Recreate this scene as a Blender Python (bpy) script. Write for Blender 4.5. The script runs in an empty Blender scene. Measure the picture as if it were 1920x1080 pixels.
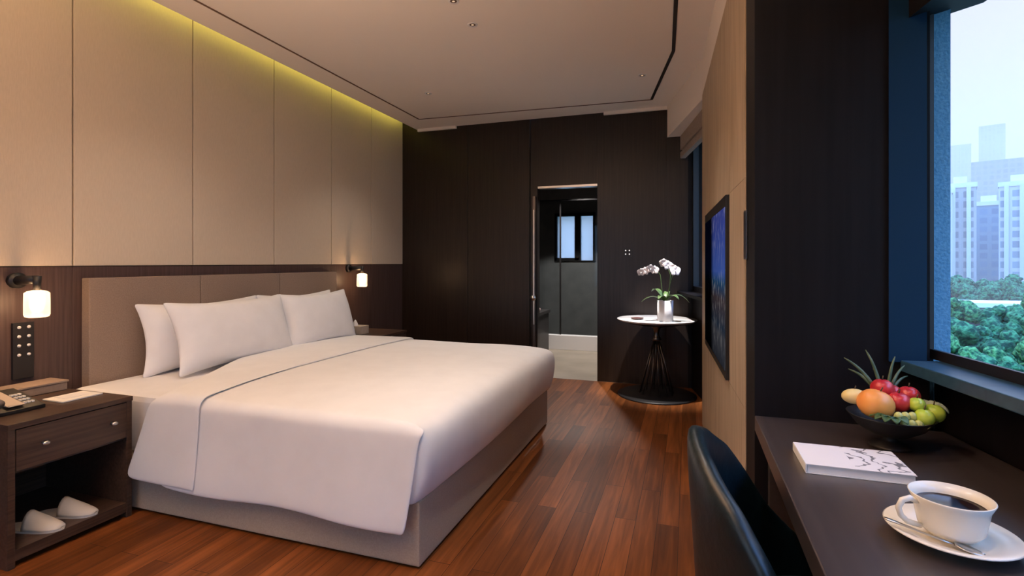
import bpy, bmesh, math, random
from mathutils import Vector, Matrix, noise
random.seed(7)
PI = math.pi
scene = bpy.context.scene
COL = scene.collection

# ------------------------------------------------------------------ camera
cam_d = bpy.data.cameras.new('camera')
cam = bpy.data.objects.new('camera', cam_d)
COL.objects.link(cam)
YAW = math.atan(330 / 975)
cam.location = (0, 0, 1.2)
cam.rotation_euler = (PI / 2, 0, YAW)
cam_d.sensor_width = 36
cam_d.lens = 36 * 975 / 1920
cam_d.shift_y = -48 / 1920
cam_d.clip_start = 0.02
cam_d.clip_end = 4000
scene.camera = cam

# ------------------------------------------------------------------ view and sky
vs = scene.view_settings
vs.view_transform = 'Standard'
vs.look = 'None'
vs.gamma = 1
vs.use_curve_mapping = False
vs.exposure = 0.58
scene.cycles.max_bounces = 10
scene.cycles.diffuse_bounces = 6
scene.cycles.sample_clamp_indirect = 4
scene.cycles.volume_bounces = 2

w = bpy.data.worlds.new('overcast_sky')
scene.world = w
w.use_nodes = True
nt = w.node_tree
bg = nt.nodes['Background']
tc = nt.nodes.new('ShaderNodeTexCoord')
sp = nt.nodes.new('ShaderNodeSeparateXYZ')
cr = nt.nodes.new('ShaderNodeValToRGB')
nt.links.new(tc.outputs['Generated'], sp.inputs[0])
nt.links.new(sp.outputs['Z'], cr.inputs[0])
nt.links.new(cr.outputs[0], bg.inputs[0])
cr.color_ramp.elements[0].position = 0.0
cr.color_ramp.elements[0].color = (0.47, 0.44, 0.45, 1)
cr.color_ramp.elements[1].position = 0.66
cr.color_ramp.elements[1].color = (0.95, 1.25, 2.1, 1)
e = cr.color_ramp.elements.new(0.40)
e.color = (0.46, 0.41, 0.41, 1)
bg.inputs[1].default_value = 1.36
# the sky on the far side of the building (behind the viewer) is a deeper, brighter blue
m1_ = nt.nodes.new('ShaderNodeMapRange')
m1_.inputs['From Min'].default_value = 0.15
m1_.inputs['From Max'].default_value = -0.45
nt.links.new(sp.outputs['Y'], m1_.inputs['Value'])
mb_ = nt.nodes.new('ShaderNodeMix')
mb_.data_type = 'RGBA'
mb_.blend_type = 'MULTIPLY'
mb_.inputs['B'].default_value = (1.0, 1.80, 2.75, 1)
nt.links.new(m1_.outputs[0], mb_.inputs['Factor'])
nt.links.new(cr.outputs[0], mb_.inputs['A'])
nt.links.new(mb_.outputs['Result'], bg.inputs[0])

WARM = (1.0, 0.60, 0.33)
WARM2 = (1.0, 0.66, 0.40)
NEUT = (1.0, 0.92, 0.86)


def lamp(name, kind, loc, energy, color, **kw):
    d = bpy.data.lights.new(name, kind)
    d.energy = energy
    d.color = color
    rot = kw.pop('rot', (0, 0, 0))
    parent = kw.pop('parent', None)
    for k, v in kw.items():
        setattr(d, k, v)
    o = bpy.data.objects.new(name, d)
    COL.objects.link(o)
    o.location = loc
    o.rotation_euler = rot
    if parent:
        o.parent = parent
        o.location = Vector(loc) - wpos(parent)
    return o


def wpos(p):
    v = Vector((0, 0, 0))
    while p:
        v += p.location
        p = p.parent
    return v


# ------------------------------------------------------------------ materials
def mat(name, col, rough=0.5, metal=0.0, **kw):
    m = bpy.data.materials.new(name)
    m.use_nodes = True
    b = m.node_tree.nodes['Principled BSDF']
    b.inputs['Base Color'].default_value = (*col, 1)
    b.inputs['Roughness'].default_value = rough
    b.inputs['Metallic'].default_value = metal
    for k, v in kw.items():
        b.inputs[k].default_value = v
    return m


def noisy(name, c1, c2, scale=(10, 10, 10), rough=0.6, bump=0.0, detail=4, metal=0, ns=1.0, spec=0.5, lo=0.35, hi=0.65):
    m = mat(name, c1, rough, metal)
    m.node_tree.nodes['Principled BSDF'].inputs['Specular IOR Level'].default_value = spec
    n = m.node_tree
    b = n.nodes['Principled BSDF']
    t = n.nodes.new('ShaderNodeTexCoord')
    mp = n.nodes.new('ShaderNodeMapping')
    mp.inputs['Scale'].default_value = scale
    nz = n.nodes.new('ShaderNodeTexNoise')
    nz.inputs['Scale'].default_value = ns
    nz.inputs['Detail'].default_value = detail
    r = n.nodes.new('ShaderNodeValToRGB')
    r.color_ramp.elements[0].position = lo
    r.color_ramp.elements[1].position = hi
    r.color_ramp.elements[0].color = (*c1, 1)
    r.color_ramp.elements[1].color = (*c2, 1)
    n.links.new(t.outputs['Object'], mp.inputs[0])
    n.links.new(mp.outputs[0], nz.inputs['Vector'])
    n.links.new(nz.outputs['Fac'], r.inputs[0])
    n.links.new(r.outputs[0], b.inputs['Base Color'])
    if bump:
        bp = n.nodes.new('ShaderNodeBump')
        bp.inputs['Strength'].default_value = bump
        bp.inputs['Distance'].default_value = 0.004
        n.links.new(nz.outputs['Fac'], bp.inputs['Height'])
        n.links.new(bp.outputs[0], b.inputs['Normal'])
    return m


def emit(name, col, s):
    m = bpy.data.materials.new(name)
    m.use_nodes = True
    n = m.node_tree
    n.nodes.remove(n.nodes['Principled BSDF'])
    e = n.nodes.new('ShaderNodeEmission')
    e.inputs[0].default_value = (*col, 1)
    e.inputs[1].default_value = s
    n.links.new(e.outputs[0], n.nodes['Material Output'].inputs[0])
    return m


def glass_pane(name, tint=(1, 1, 1), refl=0.06, rough=0.0):
    m = bpy.data.materials.new(name)
    m.use_nodes = True
    n = m.node_tree
    n.nodes.remove(n.nodes['Principled BSDF'])
    tr = n.nodes.new('ShaderNodeBsdfTransparent')
    tr.inputs[0].default_value = (*tint, 1)
    gl = n.nodes.new('ShaderNodeBsdfGlossy')
    gl.inputs['Roughness'].default_value = rough
    mx = n.nodes.new('ShaderNodeMixShader')
    lw = n.nodes.new('ShaderNodeLayerWeight')
    lw.inputs[0].default_value = 0.5
    pw = n.nodes.new('ShaderNodeMath')
    pw.operation = 'POWER'
    pw.inputs[1].default_value = 5
    ml = n.nodes.new('ShaderNodeMath')
    ml.operation = 'MULTIPLY_ADD'
    ml.use_clamp = True
    ml.inputs[1].default_value = 0.6
    ml.inputs[2].default_value = refl * 0.5
    n.links.new(lw.outputs['Facing'], pw.inputs[0])
    n.links.new(pw.outputs[0], ml.inputs[0])
    n.links.new(ml.outputs[0], mx.inputs[0])
    n.links.new(tr.outputs[0], mx.inputs[1])
    n.links.new(gl.outputs[0], mx.inputs[2])
    n.links.new(mx.outputs[0], n.nodes['Material Output'].inputs[0])
    return m


def floor_material():
    m = mat('walnut_planks', (0.2, 0.07, 0.03), 0.48)
    m.node_tree.nodes['Principled BSDF'].inputs['Specular IOR Level'].default_value = 0.18
    n = m.node_tree
    b = n.nodes['Principled BSDF']
    L = n.links.new
    t = n.nodes.new('ShaderNodeTexCoord')
    rot = n.nodes.new('ShaderNodeMapping')
    rot.inputs['Rotation'].default_value = (0, 0, PI / 2)
    br = n.nodes.new('ShaderNodeTexBrick')
    br.offset = 0.37
    br.inputs['Scale'].default_value = 1
    br.inputs['Brick Width'].default_value = 0.95
    br.inputs['Row Height'].default_value = 0.095
    br.inputs['Mortar Size'].default_value = 0.0012
    br.inputs['Mortar Smooth'].default_value = 0.2
    br.inputs['Color1'].default_value = (0, 0, 0, 1)
    br.inputs['Color2'].default_value = (1, 1, 1, 1)
    br.inputs['Mortar'].default_value = (0.0, 0.0, 0.0, 1)
    L(t.outputs['Object'], rot.inputs[0])
    L(rot.outputs[0], br.inputs['Vector'])
    sc = n.nodes.new('ShaderNodeMapping')
    sc.inputs['Scale'].default_value = (38, 2.2, 1)
    L(t.outputs['Object'], sc.inputs[0])
    # shift the grain per plank
    add = n.nodes.new('ShaderNodeVectorMath')
    add.operation = 'MULTIPLY_ADD'
    add.inputs[1].default_value = (23, 17, 5)
    L(br.outputs['Color'], add.inputs[0])
    L(sc.outputs[0], add.inputs[2])
    nz = n.nodes.new('ShaderNodeTexNoise')
    nz.inputs['Scale'].default_value = 1
    nz.inputs['Detail'].default_value = 6
    nz.inputs['Distortion'].default_value = 0.6
    L(add.outputs[0], nz.inputs['Vector'])
    mix = n.nodes.new('ShaderNodeMath')
    mix.operation = 'MULTIPLY_ADD'
    mix.inputs[1].default_value = 0.30
    mm = n.nodes.new('ShaderNodeMath')
    mm.operation = 'MULTIPLY'
    mm.inputs[1].default_value = 0.72
    L(nz.outputs['Fac'], mm.inputs[0])
    L(br.outputs['Color'], mix.inputs[0])
    L(mm.outputs[0], mix.inputs[2])
    r = n.nodes.new('ShaderNodeValToRGB')
    r.color_ramp.elements[0].position = 0.12
    r.color_ramp.elements[0].color = (0.030, 0.009, 0.0027, 1)
    r.color_ramp.elements[1].position = 0.85
    r.color_ramp.elements[1].color = (0.27, 0.086, 0.023, 1)
    e = r.color_ramp.elements.new(0.48)
    e.color = (0.115, 0.035, 0.0085, 1)
    L(mix.outputs[0], r.inputs[0])
    mo = n.nodes.new('ShaderNodeMix')
    mo.data_type = 'RGBA'
    L(br.outputs['Fac'], mo.inputs['Factor'])
    L(r.outputs[0], mo.inputs['A'])
    mo.inputs['B'].default_value = (0.02, 0.008, 0.004, 1)
    L(mo.outputs['Result'], b.inputs['Base Color'])
    bp = n.nodes.new('ShaderNodeBump')
    bp.inputs['Strength'].default_value = 0.25
    bp.inputs['Distance'].default_value = 0.002
    L(nz.outputs['Fac'], bp.inputs['Height'])
    L(bp.outputs[0], b.inputs['Normal'])
    return m


def wood(name, c1, c2, rough, vertical=True, axis='z', fine=90):
    s = {'z': (fine, fine, 2.5), 'y': (fine, 2.5, fine), 'x': (2.5, fine, fine)}[axis]
    return noisy(name, c1, c2, s, rough, 0.12, 5, spec=0.35)


M = {}
M['floor'] = floor_material()
M['tile'] = noisy('beige_stone_tile', (0.26, 0.22, 0.17), (0.33, 0.28, 0.22), (3, 3, 3), 0.35)
M['ceil'] = mat('ceiling_paint', (0.90, 0.82, 0.75), 0.9)
M['slot'] = mat('slot_black', (0.012, 0.008, 0.007), 0.6)
M['slot_soft'] = mat('shadow_gap_brown', (0.16, 0.09, 0.06), 0.8)
M['panel'] = noisy('beige_wall_covering', (0.60, 0.50, 0.385), (0.64, 0.535, 0.415), (250, 250, 30), 0.75, 0.1)
M['groove'] = mat('panel_groove', (0.10, 0.065, 0.04), 0.8)
M['dark'] = wood('dark_oak_veneer', (0.014, 0.0085, 0.0065), (0.024, 0.0155, 0.0115), 0.34)
M['dark_h'] = wood('dark_oak_veneer_horizontal', (0.040, 0.024, 0.018), (0.075, 0.046, 0.034), 0.32, axis='y')
M['wain'] = wood('smoked_oak_wainscot', (0.060, 0.036, 0.032), (0.088, 0.056, 0.050), 0.45)
M['black'] = mat('matt_black', (0.010, 0.009, 0.010), 0.45)
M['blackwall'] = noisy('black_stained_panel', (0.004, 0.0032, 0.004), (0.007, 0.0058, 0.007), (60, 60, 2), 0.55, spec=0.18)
M['desk'] = noisy('charcoal_desk_veneer', (0.030, 0.021, 0.020), (0.042, 0.031, 0.029), (70, 3, 70), 0.42, 0.03, spec=0.5)
M['metal'] = mat('brushed_steel', (0.62, 0.60, 0.57), 0.28, 1)
M['darkmetal'] = mat('gunmetal', (0.16, 0.14, 0.13), 0.3, 1)
M['headboard'] = noisy('taupe_headboard_fabric', (0.235, 0.170, 0.132), (0.285, 0.210, 0.165), (180, 180, 180), 0.85, 0.2)
M['bedbase'] = noisy('taupe_bed_base_fabric', (0.36, 0.30, 0.24), (0.41, 0.345, 0.28), (180, 180, 180), 0.85, 0.15)
M['linen'] = noisy('white_cotton', (0.83, 0.82, 0.83), (0.87, 0.86, 0.87), (8, 8, 8), 0.85, 0.1)
M['linen2'] = noisy('white_sateen', (0.84, 0.83, 0.83), (0.87, 0.86, 0.86), (8, 8, 8), 0.8, 0.1)
M['tvwall'] = wood('light_ash_veneer', (0.38, 0.29, 0.195), (0.50, 0.39, 0.275), 0.5, fine=26)
M['leather'] = noisy('black_leather', (0.002, 0.009, 0.014), (0.005, 0.015, 0.021), (60, 60, 60), 0.38, 0.25)
M['ceramic'] = mat('white_porcelain', (0.88, 0.82, 0.70), 0.18)
M['white'] = mat('white_matt', (0.82, 0.80, 0.80), 0.5)
M['paper'] = mat('paper', (0.85, 0.82, 0.78), 0.7)
M['marble'] = noisy('white_marble', (0.86, 0.86, 0.87), (0.70, 0.70, 0.72), (6, 6, 6), 0.2)
M['glass'] = glass_pane('window_glass')
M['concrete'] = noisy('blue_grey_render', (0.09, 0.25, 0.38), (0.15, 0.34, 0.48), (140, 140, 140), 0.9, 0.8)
M['desk'].node_tree.nodes['Principled BSDF'].inputs['Coat Weight'].default_value = 1
M['desk'].node_tree.nodes['Principled BSDF'].inputs['Coat Roughness'].default_value = 0.36
M['desk'].node_tree.nodes['Principled BSDF'].inputs['Coat IOR'].default_value = 1.5
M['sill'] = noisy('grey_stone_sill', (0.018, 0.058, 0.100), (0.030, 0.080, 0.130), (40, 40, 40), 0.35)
M['jamb'] = mat('black_panel_daylight_blue', (0.002, 0.024, 0.058), 0.7)  # blue daylight on the dark panel is put into the base colour
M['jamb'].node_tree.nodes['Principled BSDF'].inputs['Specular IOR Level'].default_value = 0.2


# ------------------------------------------------------------------ object helpers
def finish(name, bm, m, parent=None, smooth=False, world=True):
    bmesh.ops.recalc_face_normals(bm, faces=bm.faces)
    off = Vector((0, 0, 0))
    if world:
        if parent is not None:
            off = wpos(parent)
        else:
            xs = [v.co for v in bm.verts]
            off = Vector(((min(v.x for v in xs) + max(v.x for v in xs)) / 2,
                          (min(v.y for v in xs) + max(v.y for v in xs)) / 2, min(v.z for v in xs)))
        bmesh.ops.translate(bm, verts=bm.verts, vec=-off)
    me = bpy.data.meshes.new(name)
    bm.to_mesh(me)
    bm.free()
    ms = m if isinstance(m, (list, tuple)) else [m]
    for k in ms:
        me.materials.append(k)
    if smooth:
        for p in me.polygons:
            p.use_smooth = True
    o = bpy.data.objects.new(name, me)
    COL.objects.link(o)
    if parent is not None:
        o.parent = parent
    elif world:
        o.location = off
    return o


def tag(o, label=None, cat=None, group=None, kind=None):
    if label: o['label'] = label
    if cat: o['category'] = cat
    if group: o['group'] = group
    if kind: o['kind'] = kind
    return o


def thing(name, label, cat, loc, group=None):
    o = bpy.data.objects.new(name, None)
    COL.objects.link(o)
    o.location = loc
    o.empty_display_size = 0.1
    return tag(o, label, cat, group)


def struct(o):
    o['kind'] = 'structure'
    return o


def abox(bm, x0, x1, y0, y1, z0, z1, bev=0, mi=0):
    vs_ = [bm.verts.new(p) for p in ((x0, y0, z0), (x1, y0, z0), (x1, y1, z0), (x0, y1, z0),
                                      (x0, y0, z1), (x1, y0, z1), (x1, y1, z1), (x0, y1, z1))]
    fs = [bm.faces.new([vs_[i] for i in f]) for f in
          ((3, 2, 1, 0), (4, 5, 6, 7), (0, 1, 5, 4), (1, 2, 6, 5), (2, 3, 7, 6), (3, 0, 4, 7))]
    for f in fs: f.material_index = mi
    if bev:
        es = set()
        for f in fs: es.update(f.edges)
        bmesh.ops.bevel(bm, geom=list(es), offset=bev, segments=2, affect='EDGES', profile=0.6)


def box(name, x0, x1, y0, y1, z0, z1, m, parent=None, bev=0, world=True):
    bm = bmesh.new()
    abox(bm, x0, x1, y0, y1, z0, z1, bev)
    return finish(name, bm, m, parent, world=world)


def aprism(bm, pts, z0, z1, bev=0, mi=0):
    """pts: plan polygon, z0/z1 numbers or per-point lists"""
    n = len(pts)
    zz0 = z0 if isinstance(z0, (list, tuple)) else [z0] * n
    zz1 = z1 if isinstance(z1, (list, tuple)) else [z1] * n
    a = [bm.verts.new((p[0], p[1], zz0[i])) for i, p in enumerate(pts)]
    b = [bm.verts.new((p[0], p[1], zz1[i])) for i, p in enumerate(pts)]
    fs = [bm.faces.new(a[::-1]), bm.faces.new(b)]
    for i in range(n):
        j = (i + 1) % n
        fs.append(bm.faces.new((a[i], a[j], b[j], b[i])))
    for f in fs: f.material_index = mi
    if bev:
        es = set()
        for f in fs: es.update(f.edges)
        bmesh.ops.bevel(bm, geom=list(es), offset=bev, segments=2, affect='EDGES', profile=0.6)


def prism(name, pts, z0, z1, m, parent=None, bev=0):
    bm = bmesh.new()
    aprism(bm, pts, z0, z1, bev)
    return finish(name, bm, m, parent)


def alathe(bm, prof, c=(0, 0, 0), seg=32, mi=0, close=False):
    rings = []
    for r, z in prof:
        if r < 1e-6:
            rings.append([bm.verts.new((c[0], c[1], c[2] + z))])
        else:
            rings.append([bm.verts.new((c[0] + r * math.cos(2 * PI * k / seg), c[1] + r * math.sin(2 * PI * k / seg), c[2] + z)) for k in range(seg)])
    for a, b in zip(rings, rings[1:]):
        for k in range(seg):
            k2 = (k + 1) % seg
            if len(a) == 1 and len(b) == 1: continue
            if len(a) == 1: f = bm.faces.new((a[0], b[k2], b[k]))
            elif len(b) == 1: f = bm.faces.new((a[k], a[k2], b[0]))
            else: f = bm.faces.new((a[k], a[k2], b[k2], b[k]))
            f.material_index = mi


def lathe(name, prof, c, m, parent=None, seg=32, smooth=True):
    bm = bmesh.new()
    alathe(bm, prof, c, seg)
    return finish(name, bm, m, parent, smooth)


def atube(bm, pts, r, seg=8, mi=0):
    pts = [Vector(p) for p in pts]
    n = len(pts)
    rs = r if isinstance(r, (list, tuple)) else [r] * n
    rings = []
    prev = None
    for i, p in enumerate(pts):
        d = (pts[min(i + 1, n - 1)] - pts[max(i - 1, 0)]).normalized()
        if prev is None:
            a = d.cross(Vector((0, 0, 1)))
            if a.length < 0.01: a = d.cross(Vector((1, 0, 0)))
        else:
            a = prev - d * prev.dot(d)
        a.normalize(); prev = a
        b = d.cross(a)
        rings.append([bm.verts.new(p + (a * math.cos(2 * PI * k / seg) + b * math.sin(2 * PI * k / seg)) * rs[i]) for k in range(seg)])
    for A, B in zip(rings, rings[1:]):
        for k in range(seg):
            f = bm.faces.new((A[k], A[(k + 1) % seg], B[(k + 1) % seg], B[k]))
            f.material_index = mi
    bm.faces.new(rings[0][::-1]); bm.faces.new(rings[-1])


def tube(name, pts, r, m, parent=None, seg=10):
    bm = bmesh.new()
    atube(bm, pts, r, seg)
    return finish(name, bm, m, parent, True)


def aball(bm, c, r, sub=3, sc=(1, 1, 1), rot=None):
    g = bmesh.ops.create_icosphere(bm, subdivisions=sub, radius=r)
    mtx = Matrix.Translation(Vector(c)) @ (rot if rot else Matrix.Identity(4)) @ Matrix.Diagonal((*sc, 1))
    bmesh.ops.transform(bm, matrix=mtx, verts=g['verts'])
    return g['verts']


def grid_surface(bm, P):
    """P: list of rows of points"""
    V = [[bm.verts.new(p) for p in row] for row in P]
    for a, b in zip(V, V[1:]):
        for k in range(len(a) - 1):
            bm.faces.new((a[k], a[k + 1], b[k + 1], b[k]))
    return V


def subsurf(o, lv=2):
    m = o.modifiers.new('subdivision', 'SUBSURF')
    m.levels = lv; m.render_levels = lv
    for p in o.data.polygons: p.use_smooth = True


def solid(o, t, off=-1):
    m = o.modifiers.new('thickness', 'SOLIDIFY')
    m.thickness = t; m.offset = off


def copy_tree(o, parent=None):
    c = o.copy()
    COL.objects.link(c)
    c.parent = parent
    for ch in list(o.children):
        copy_tree(ch, c)
    return c


# ------------------------------------------------------------------ room shell
XL = -3.10      # left wall
YB = 5.25       # back wall
YF = -2.2       # wall behind the camera
ZC = 2.707      # ceiling
ZB = 2.41       # bulkhead underside
WA = Vector((0.636, 1.735)); WD = Vector((0.154, -0.988)); WN = Vector((0.988, 0.154))


def wp(s, d):   # point on the desk window wall: s along it towards the viewer, d outward
    p = WA + WD * s + WN * d
    return (p.x, p.y)


struct(prism('floor', [(XL, YF), (1.5, YF), (1.5, 1.0), (0.9, 1.8), (0.9, YB), (XL, YB)], -0.06, 0.0, M['floor']))
# ceiling: stops short of the left wall, leaving the light cove open
bm = bmesh.new()
abox(bm, -2.90, 0.9, YF, YB, ZC, ZC + 0.06)
abox(bm, XL - 0.1, -2.90, YF, YB, ZC + 0.20, ZC + 0.26)
abox(bm, -2.92, -2.90, YF, YB, ZC + 0.0, ZC + 0.05)
abox(bm, -2.94, -2.90, YF, YB, ZC + 0.06, ZC + 0.20)
struct(finish('ceiling', bm, M['ceil']))
# lowered strips of ceiling at both ends of the back wall
for i, (a, b) in enumerate(((-2.895, -2.42), (-0.80, -0.19))):
    struct(box('trim_%d' % (i + 1), a, b, YB - 0.03, YB - 0.001, ZC - 0.030, ZC - 0.0005, M['ceil']))
# linear slots as flat strips; the brown one paints a shadow gap
def strip(name, pts, wd, m, z=ZC):
    bm = bmesh.new()
    for (a, b) in zip(pts, pts[1:]):
        a = Vector(a); b = Vector(b); d = (b - a).normalized(); n = Vector((-d.y, d.x)) * wd / 2
        aprism(bm, [a + n, a - n, b - n, b + n], z - 0.004, z - 0.0004)
    return struct(finish(name, bm, m))
strip('trim_3', [(-2.68, YF + 0.3), (-2.68, 4.87), (-0.32, 4.97)], 0.014, M['slot_soft'])
strip('trim_4', [(-0.32, 4.97), (-0.098, 3.873), (-0.06, 3.0), (0.05, -1.6)], 0.024, M['slot'])

# left wall: masonry, dark wainscot, upholstered panels with grooves
struct(box('wall_left', XL - 0.12, XL - 0.02, YF, YB, 0, ZC + 0.26, M['groove']))
bm = bmesh.new()
seams = [-2.2, -1.615, -0.92, -0.225, 0.47, 1.17, 1.872, 2.58, 3.292, 3.99, 4.63, 5.25]
for a, b in zip(seams, seams[1:]):
    abox(bm, XL - 0.03, XL, a + 0.004, b - 0.004, 1.182, ZC + 0.25, 0.003)
struct(finish('trim_5', bm, M['panel']))
bm = bmesh.new()
for a, b in zip(seams, seams[1:]):
    abox(bm, XL - 0.03, XL - 0.006, a + 0.001, b - 0.001, 0, 1.178, 0.0008)
struct(finish('trim_6', bm, M['wain']))
# cove light strip above the ceiling edge
t = thing('cove_light', 'long yellow strip light hidden in the cove above the beige panels', 'light', (-2.96, 2, ZC + 0.12))
box('housing', -2.985, -2.945, -2.0, 5.2, ZC + 0.062, ZC + 0.080, M['white'], t)
box('diffuser', -2.982, -2.948, -2.0, 5.2, ZC + 0.081, ZC + 0.088, emit('led_yellow', (0.85, 0.86, 0.16), 4.6), t)

# back wall with doorway to the bathroom
DX0, DX1, DZ = -1.50, -0.868, 1.995
bm = bmesh.new()
panels = [(-3.24, -2.29), (-2.29, -1.58)]
for a, b in panels:
    abox(bm, a + 0.002, b - 0.002, YB, YB + 0.10, 0, ZC + 0.05, 0.002)
abox(bm, -1.578, DX0, YB + 0.02, YB + 0.10, 0, ZC + 0.05)
abox(bm, DX0, DX1, YB + 0.005, YB + 0.10, DZ, ZC + 0.05)
abox(bm, DX1, -0.20, YB, YB + 0.10, 0, ZC + 0.05, 0.002)
abox(bm, -0.20, 0.30, YB, YB + 0.10, 0, ZC + 0.05)
abox(bm, -3.22, -2.89, YB - 0.0, YB + 0.10, ZC + 0.05, ZC + 0.26)
struct(finish('wall_back', bm, M['dark']))
# lit header strip in the doorway
struct(box('trim_7', DX0 + 0.01, DX1, YB - 0.004, YB + 0.09, DZ - 0.022, DZ - 0.001, M['metal']))

# bathroom beyond
struct(prism('floor_bathroom', [(-2.6, YB), (-0.3, YB), (-0.3, 8.1), (-2.6, 8.1)], -0.06, 0.001, M['tile']))
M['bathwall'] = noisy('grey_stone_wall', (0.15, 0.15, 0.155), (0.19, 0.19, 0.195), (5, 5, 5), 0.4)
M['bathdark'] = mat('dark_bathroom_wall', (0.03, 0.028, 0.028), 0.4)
bm = bmesh.new()
# far wall, open for a window and a pane copying its reflection
wz0, wz1 = 1.27, 1.93
abox(bm, -2.6, -0.3, 8.0, 8.12, 0, wz0 - 0.04)
abox(bm, -2.6, -0.3, 8.0, 8.12, wz1, 2.5)
abox(bm, -2.6, -1.95, 8.0, 8.12, wz0 - 0.04, wz1)
abox(bm, -1.37, -0.3, 8.0, 8.12, wz0 - 0.04, wz1)
struct(finish('wall_bathroom_far', bm, M['bathwall']))
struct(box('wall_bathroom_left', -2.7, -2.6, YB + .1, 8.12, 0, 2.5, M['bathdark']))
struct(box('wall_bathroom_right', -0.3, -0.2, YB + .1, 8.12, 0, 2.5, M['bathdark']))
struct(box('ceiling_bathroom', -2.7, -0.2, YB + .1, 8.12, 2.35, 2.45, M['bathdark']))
t = thing('window_3', None, None, (-1.66, 8.0, wz0)); struct(t)
bm = bmesh.new()
abox(bm, -1.99, -1.95, 7.97, 8.04, wz0 - 0.04, wz1 + 0.02)
abox(bm, -1.67, -1.575, 7.97, 8.04, wz0 - 0.04, wz1 + 0.02)
abox(bm, -1.385, -1.345, 7.97, 8.04, wz0 - 0.04, wz1 + 0.02)
abox(bm, -1.99, -1.60, 7.97, 8.04, wz0 - 0.05, wz0)
abox(bm, -1.99, -1.345, 7.97, 8.04, wz1 - 0.01, wz1 + 0.04)
abox(bm, -1.60, -1.345, 7.97, 8.04, wz0 - 0.05, wz0 - 0.04)
struct(finish('window_frame', bm, M['black'], t))
fr = mat('frosted_glass', (0.9, 0.95, 1.0), 0.5)
fr.node_tree.nodes['Principled BSDF'].inputs['Transmission Weight'].default_value = 1
tl = bpy.data.materials.new('frosted_pane'); tl.use_nodes = True
n = tl.node_tree; n.nodes.remove(n.nodes['Principled BSDF'])
tb = n.nodes.new('ShaderNodeBsdfTranslucent'); tb.inputs[0].default_value = (0.95, 0.97, 1, 1)
tr_ = n.nodes.new('ShaderNodeBsdfTransparent'); mx_ = n.nodes.new('ShaderNodeMixShader'); mx_.inputs[0].default_value = 0.5
n.links.new(tr_.outputs[0], mx_.inputs[1]); n.links.new(tb.outputs[0], mx_.inputs[2]); n.links.new(mx_.outputs[0], n.nodes['Material Output'].inputs[0])
struct(box('window_pane', -1.95, -1.67, 8.01, 8.016, wz0, wz1, tl, t))
struct(box('window_pane', -1.575, -1.385, 8.01, 8.016, wz0 - 0.04, wz1, tl, t))  # this pane stands in for a reflection of the first
# white marble shower curb and glass screen
struct(box('trim_8', -2.6, -0.9, 6.98, 7.10, 0.001, 0.20, M['white'], bev=0.004))
t = thing('shower_screen', 'clear glass shower screen with dark post standing on white marble curb', 'glass screen', (-1.6, 7.04, 0.2))
box('glass_panel', -2.55, -0.95, 7.035, 7.043, 0.21, 2.05, glass_pane('shower_glass', (0.80, 0.82, 0.82), 0.02), t)
box('post', -1.685, -1.665, 7.03, 7.05, 0.20, 2.06, M['black'], t)
box('rail', -2.58, -0.9, 7.03, 7.05, 2.05, 2.07, M['black'], t)
tube('door_knob', [(-1.06, 7.03, 0.98), (-1.06, 6.99, 0.98)], 0.022, M['metal'], t)
# dark low wall block on the left of the shower with a folded towel
t = thing('washroom_bench', 'low dark bench at left inside the bathroom behind the glass', 'bench', (-2.02, 6.6, 0))
box('top', -2.25, -1.78, 6.3, 6.9, 0.52, 0.56, M['bathdark'], t)
box('body', -2.23, -1.80, 6.32, 6.88, 0.0, 0.52, M['bathdark'], t)
tag(box('folded_towel', -2.03, -1.84, 6.38, 6.62, 0.561, 0.60, mat('rose_towel', (0.45, 0.32, 0.31), 0.9), bev=0.012), 'small dusky pink folded towel on the dark bathroom bench', 'towel')
lamp('bathroom_fill', 'SPOT', (-1.2, 6.2, 2.33), 70, NEUT, spot_size=2.2, shadow_soft_size=0.05)  # added spot without a fixture, brightens the bathroom
lamp('curb_fill', 'SPOT', (-1.35, 6.65, 2.33), 90, NEUT, spot_size=2.0, shadow_soft_size=0.05)  # added spot without a fixture, set before the curb to brighten it

# sliding bathroom door
t = thing('door_1', None, None, (-1.56, YB - 0.03, 0)); struct(t)
struct(box('door_leaf', -2.12, -1.582, YB + 0.11, YB + 0.14, 0.01, DZ - 0.03, M['dark'], t))
struct(box('door_edge', -1.545, -1.515, YB - 0.012, YB + 0.018, 0.01, DZ - 0.10, M['darkmetal'], t, 0.003))
struct(box('door_handle', -1.535, -1.518, YB - 0.034, YB - 0.012, 0.55, 1.75, M['metal'], t, 0.003))
struct(tube('door_knob', [(-1.527, YB - 0.034, 0.83), (-1.527, YB - 0.075, 0.83)], 0.028, M['metal'], t, 16))

# right side: bulkhead, TV wall, window recess
BK = [(-0.19, YB), (0.10, 4.11), (0.20, 2.10)]
struct(prism('wall_bulkhead', [(-0.19, YB), (0.10, 4.11), (0.21, 2.10), (0.33, 2.10), (0.6, 4.11), (0.3, YB)], ZB, ZC, M['ceil']))
# TV wall: slab of ash panels
def tvx(y): return 0.10 + 0.0498 * (4.11 - y)
bm = bmesh.new()
ys = [4.11, 3.03, 2.535, 2.10]
for ya, yb in zip(ys, ys[1:]):
    for za, zb in ((0.002, 0.655), (0.657, 1.512), (1.514, 2.438)):
        g = 0.0008
        aprism(bm, [(tvx(ya) - 0.0, ya - g), (tvx(yb) - 0.0, yb + g), (tvx(yb) + 0.10, yb + g), (tvx(ya) + 0.10, ya - g)], za, zb)
aprism(bm, [(tvx(4.105) + 0.01, 4.105), (tvx(2.1) + 0.01, 2.102), (tvx(2.1) + 0.13, 2.102), (tvx(4.105) + 0.16, 4.105)], 0, 2.42)
struct(finish('wall_right', bm, M['tvwall']))
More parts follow.
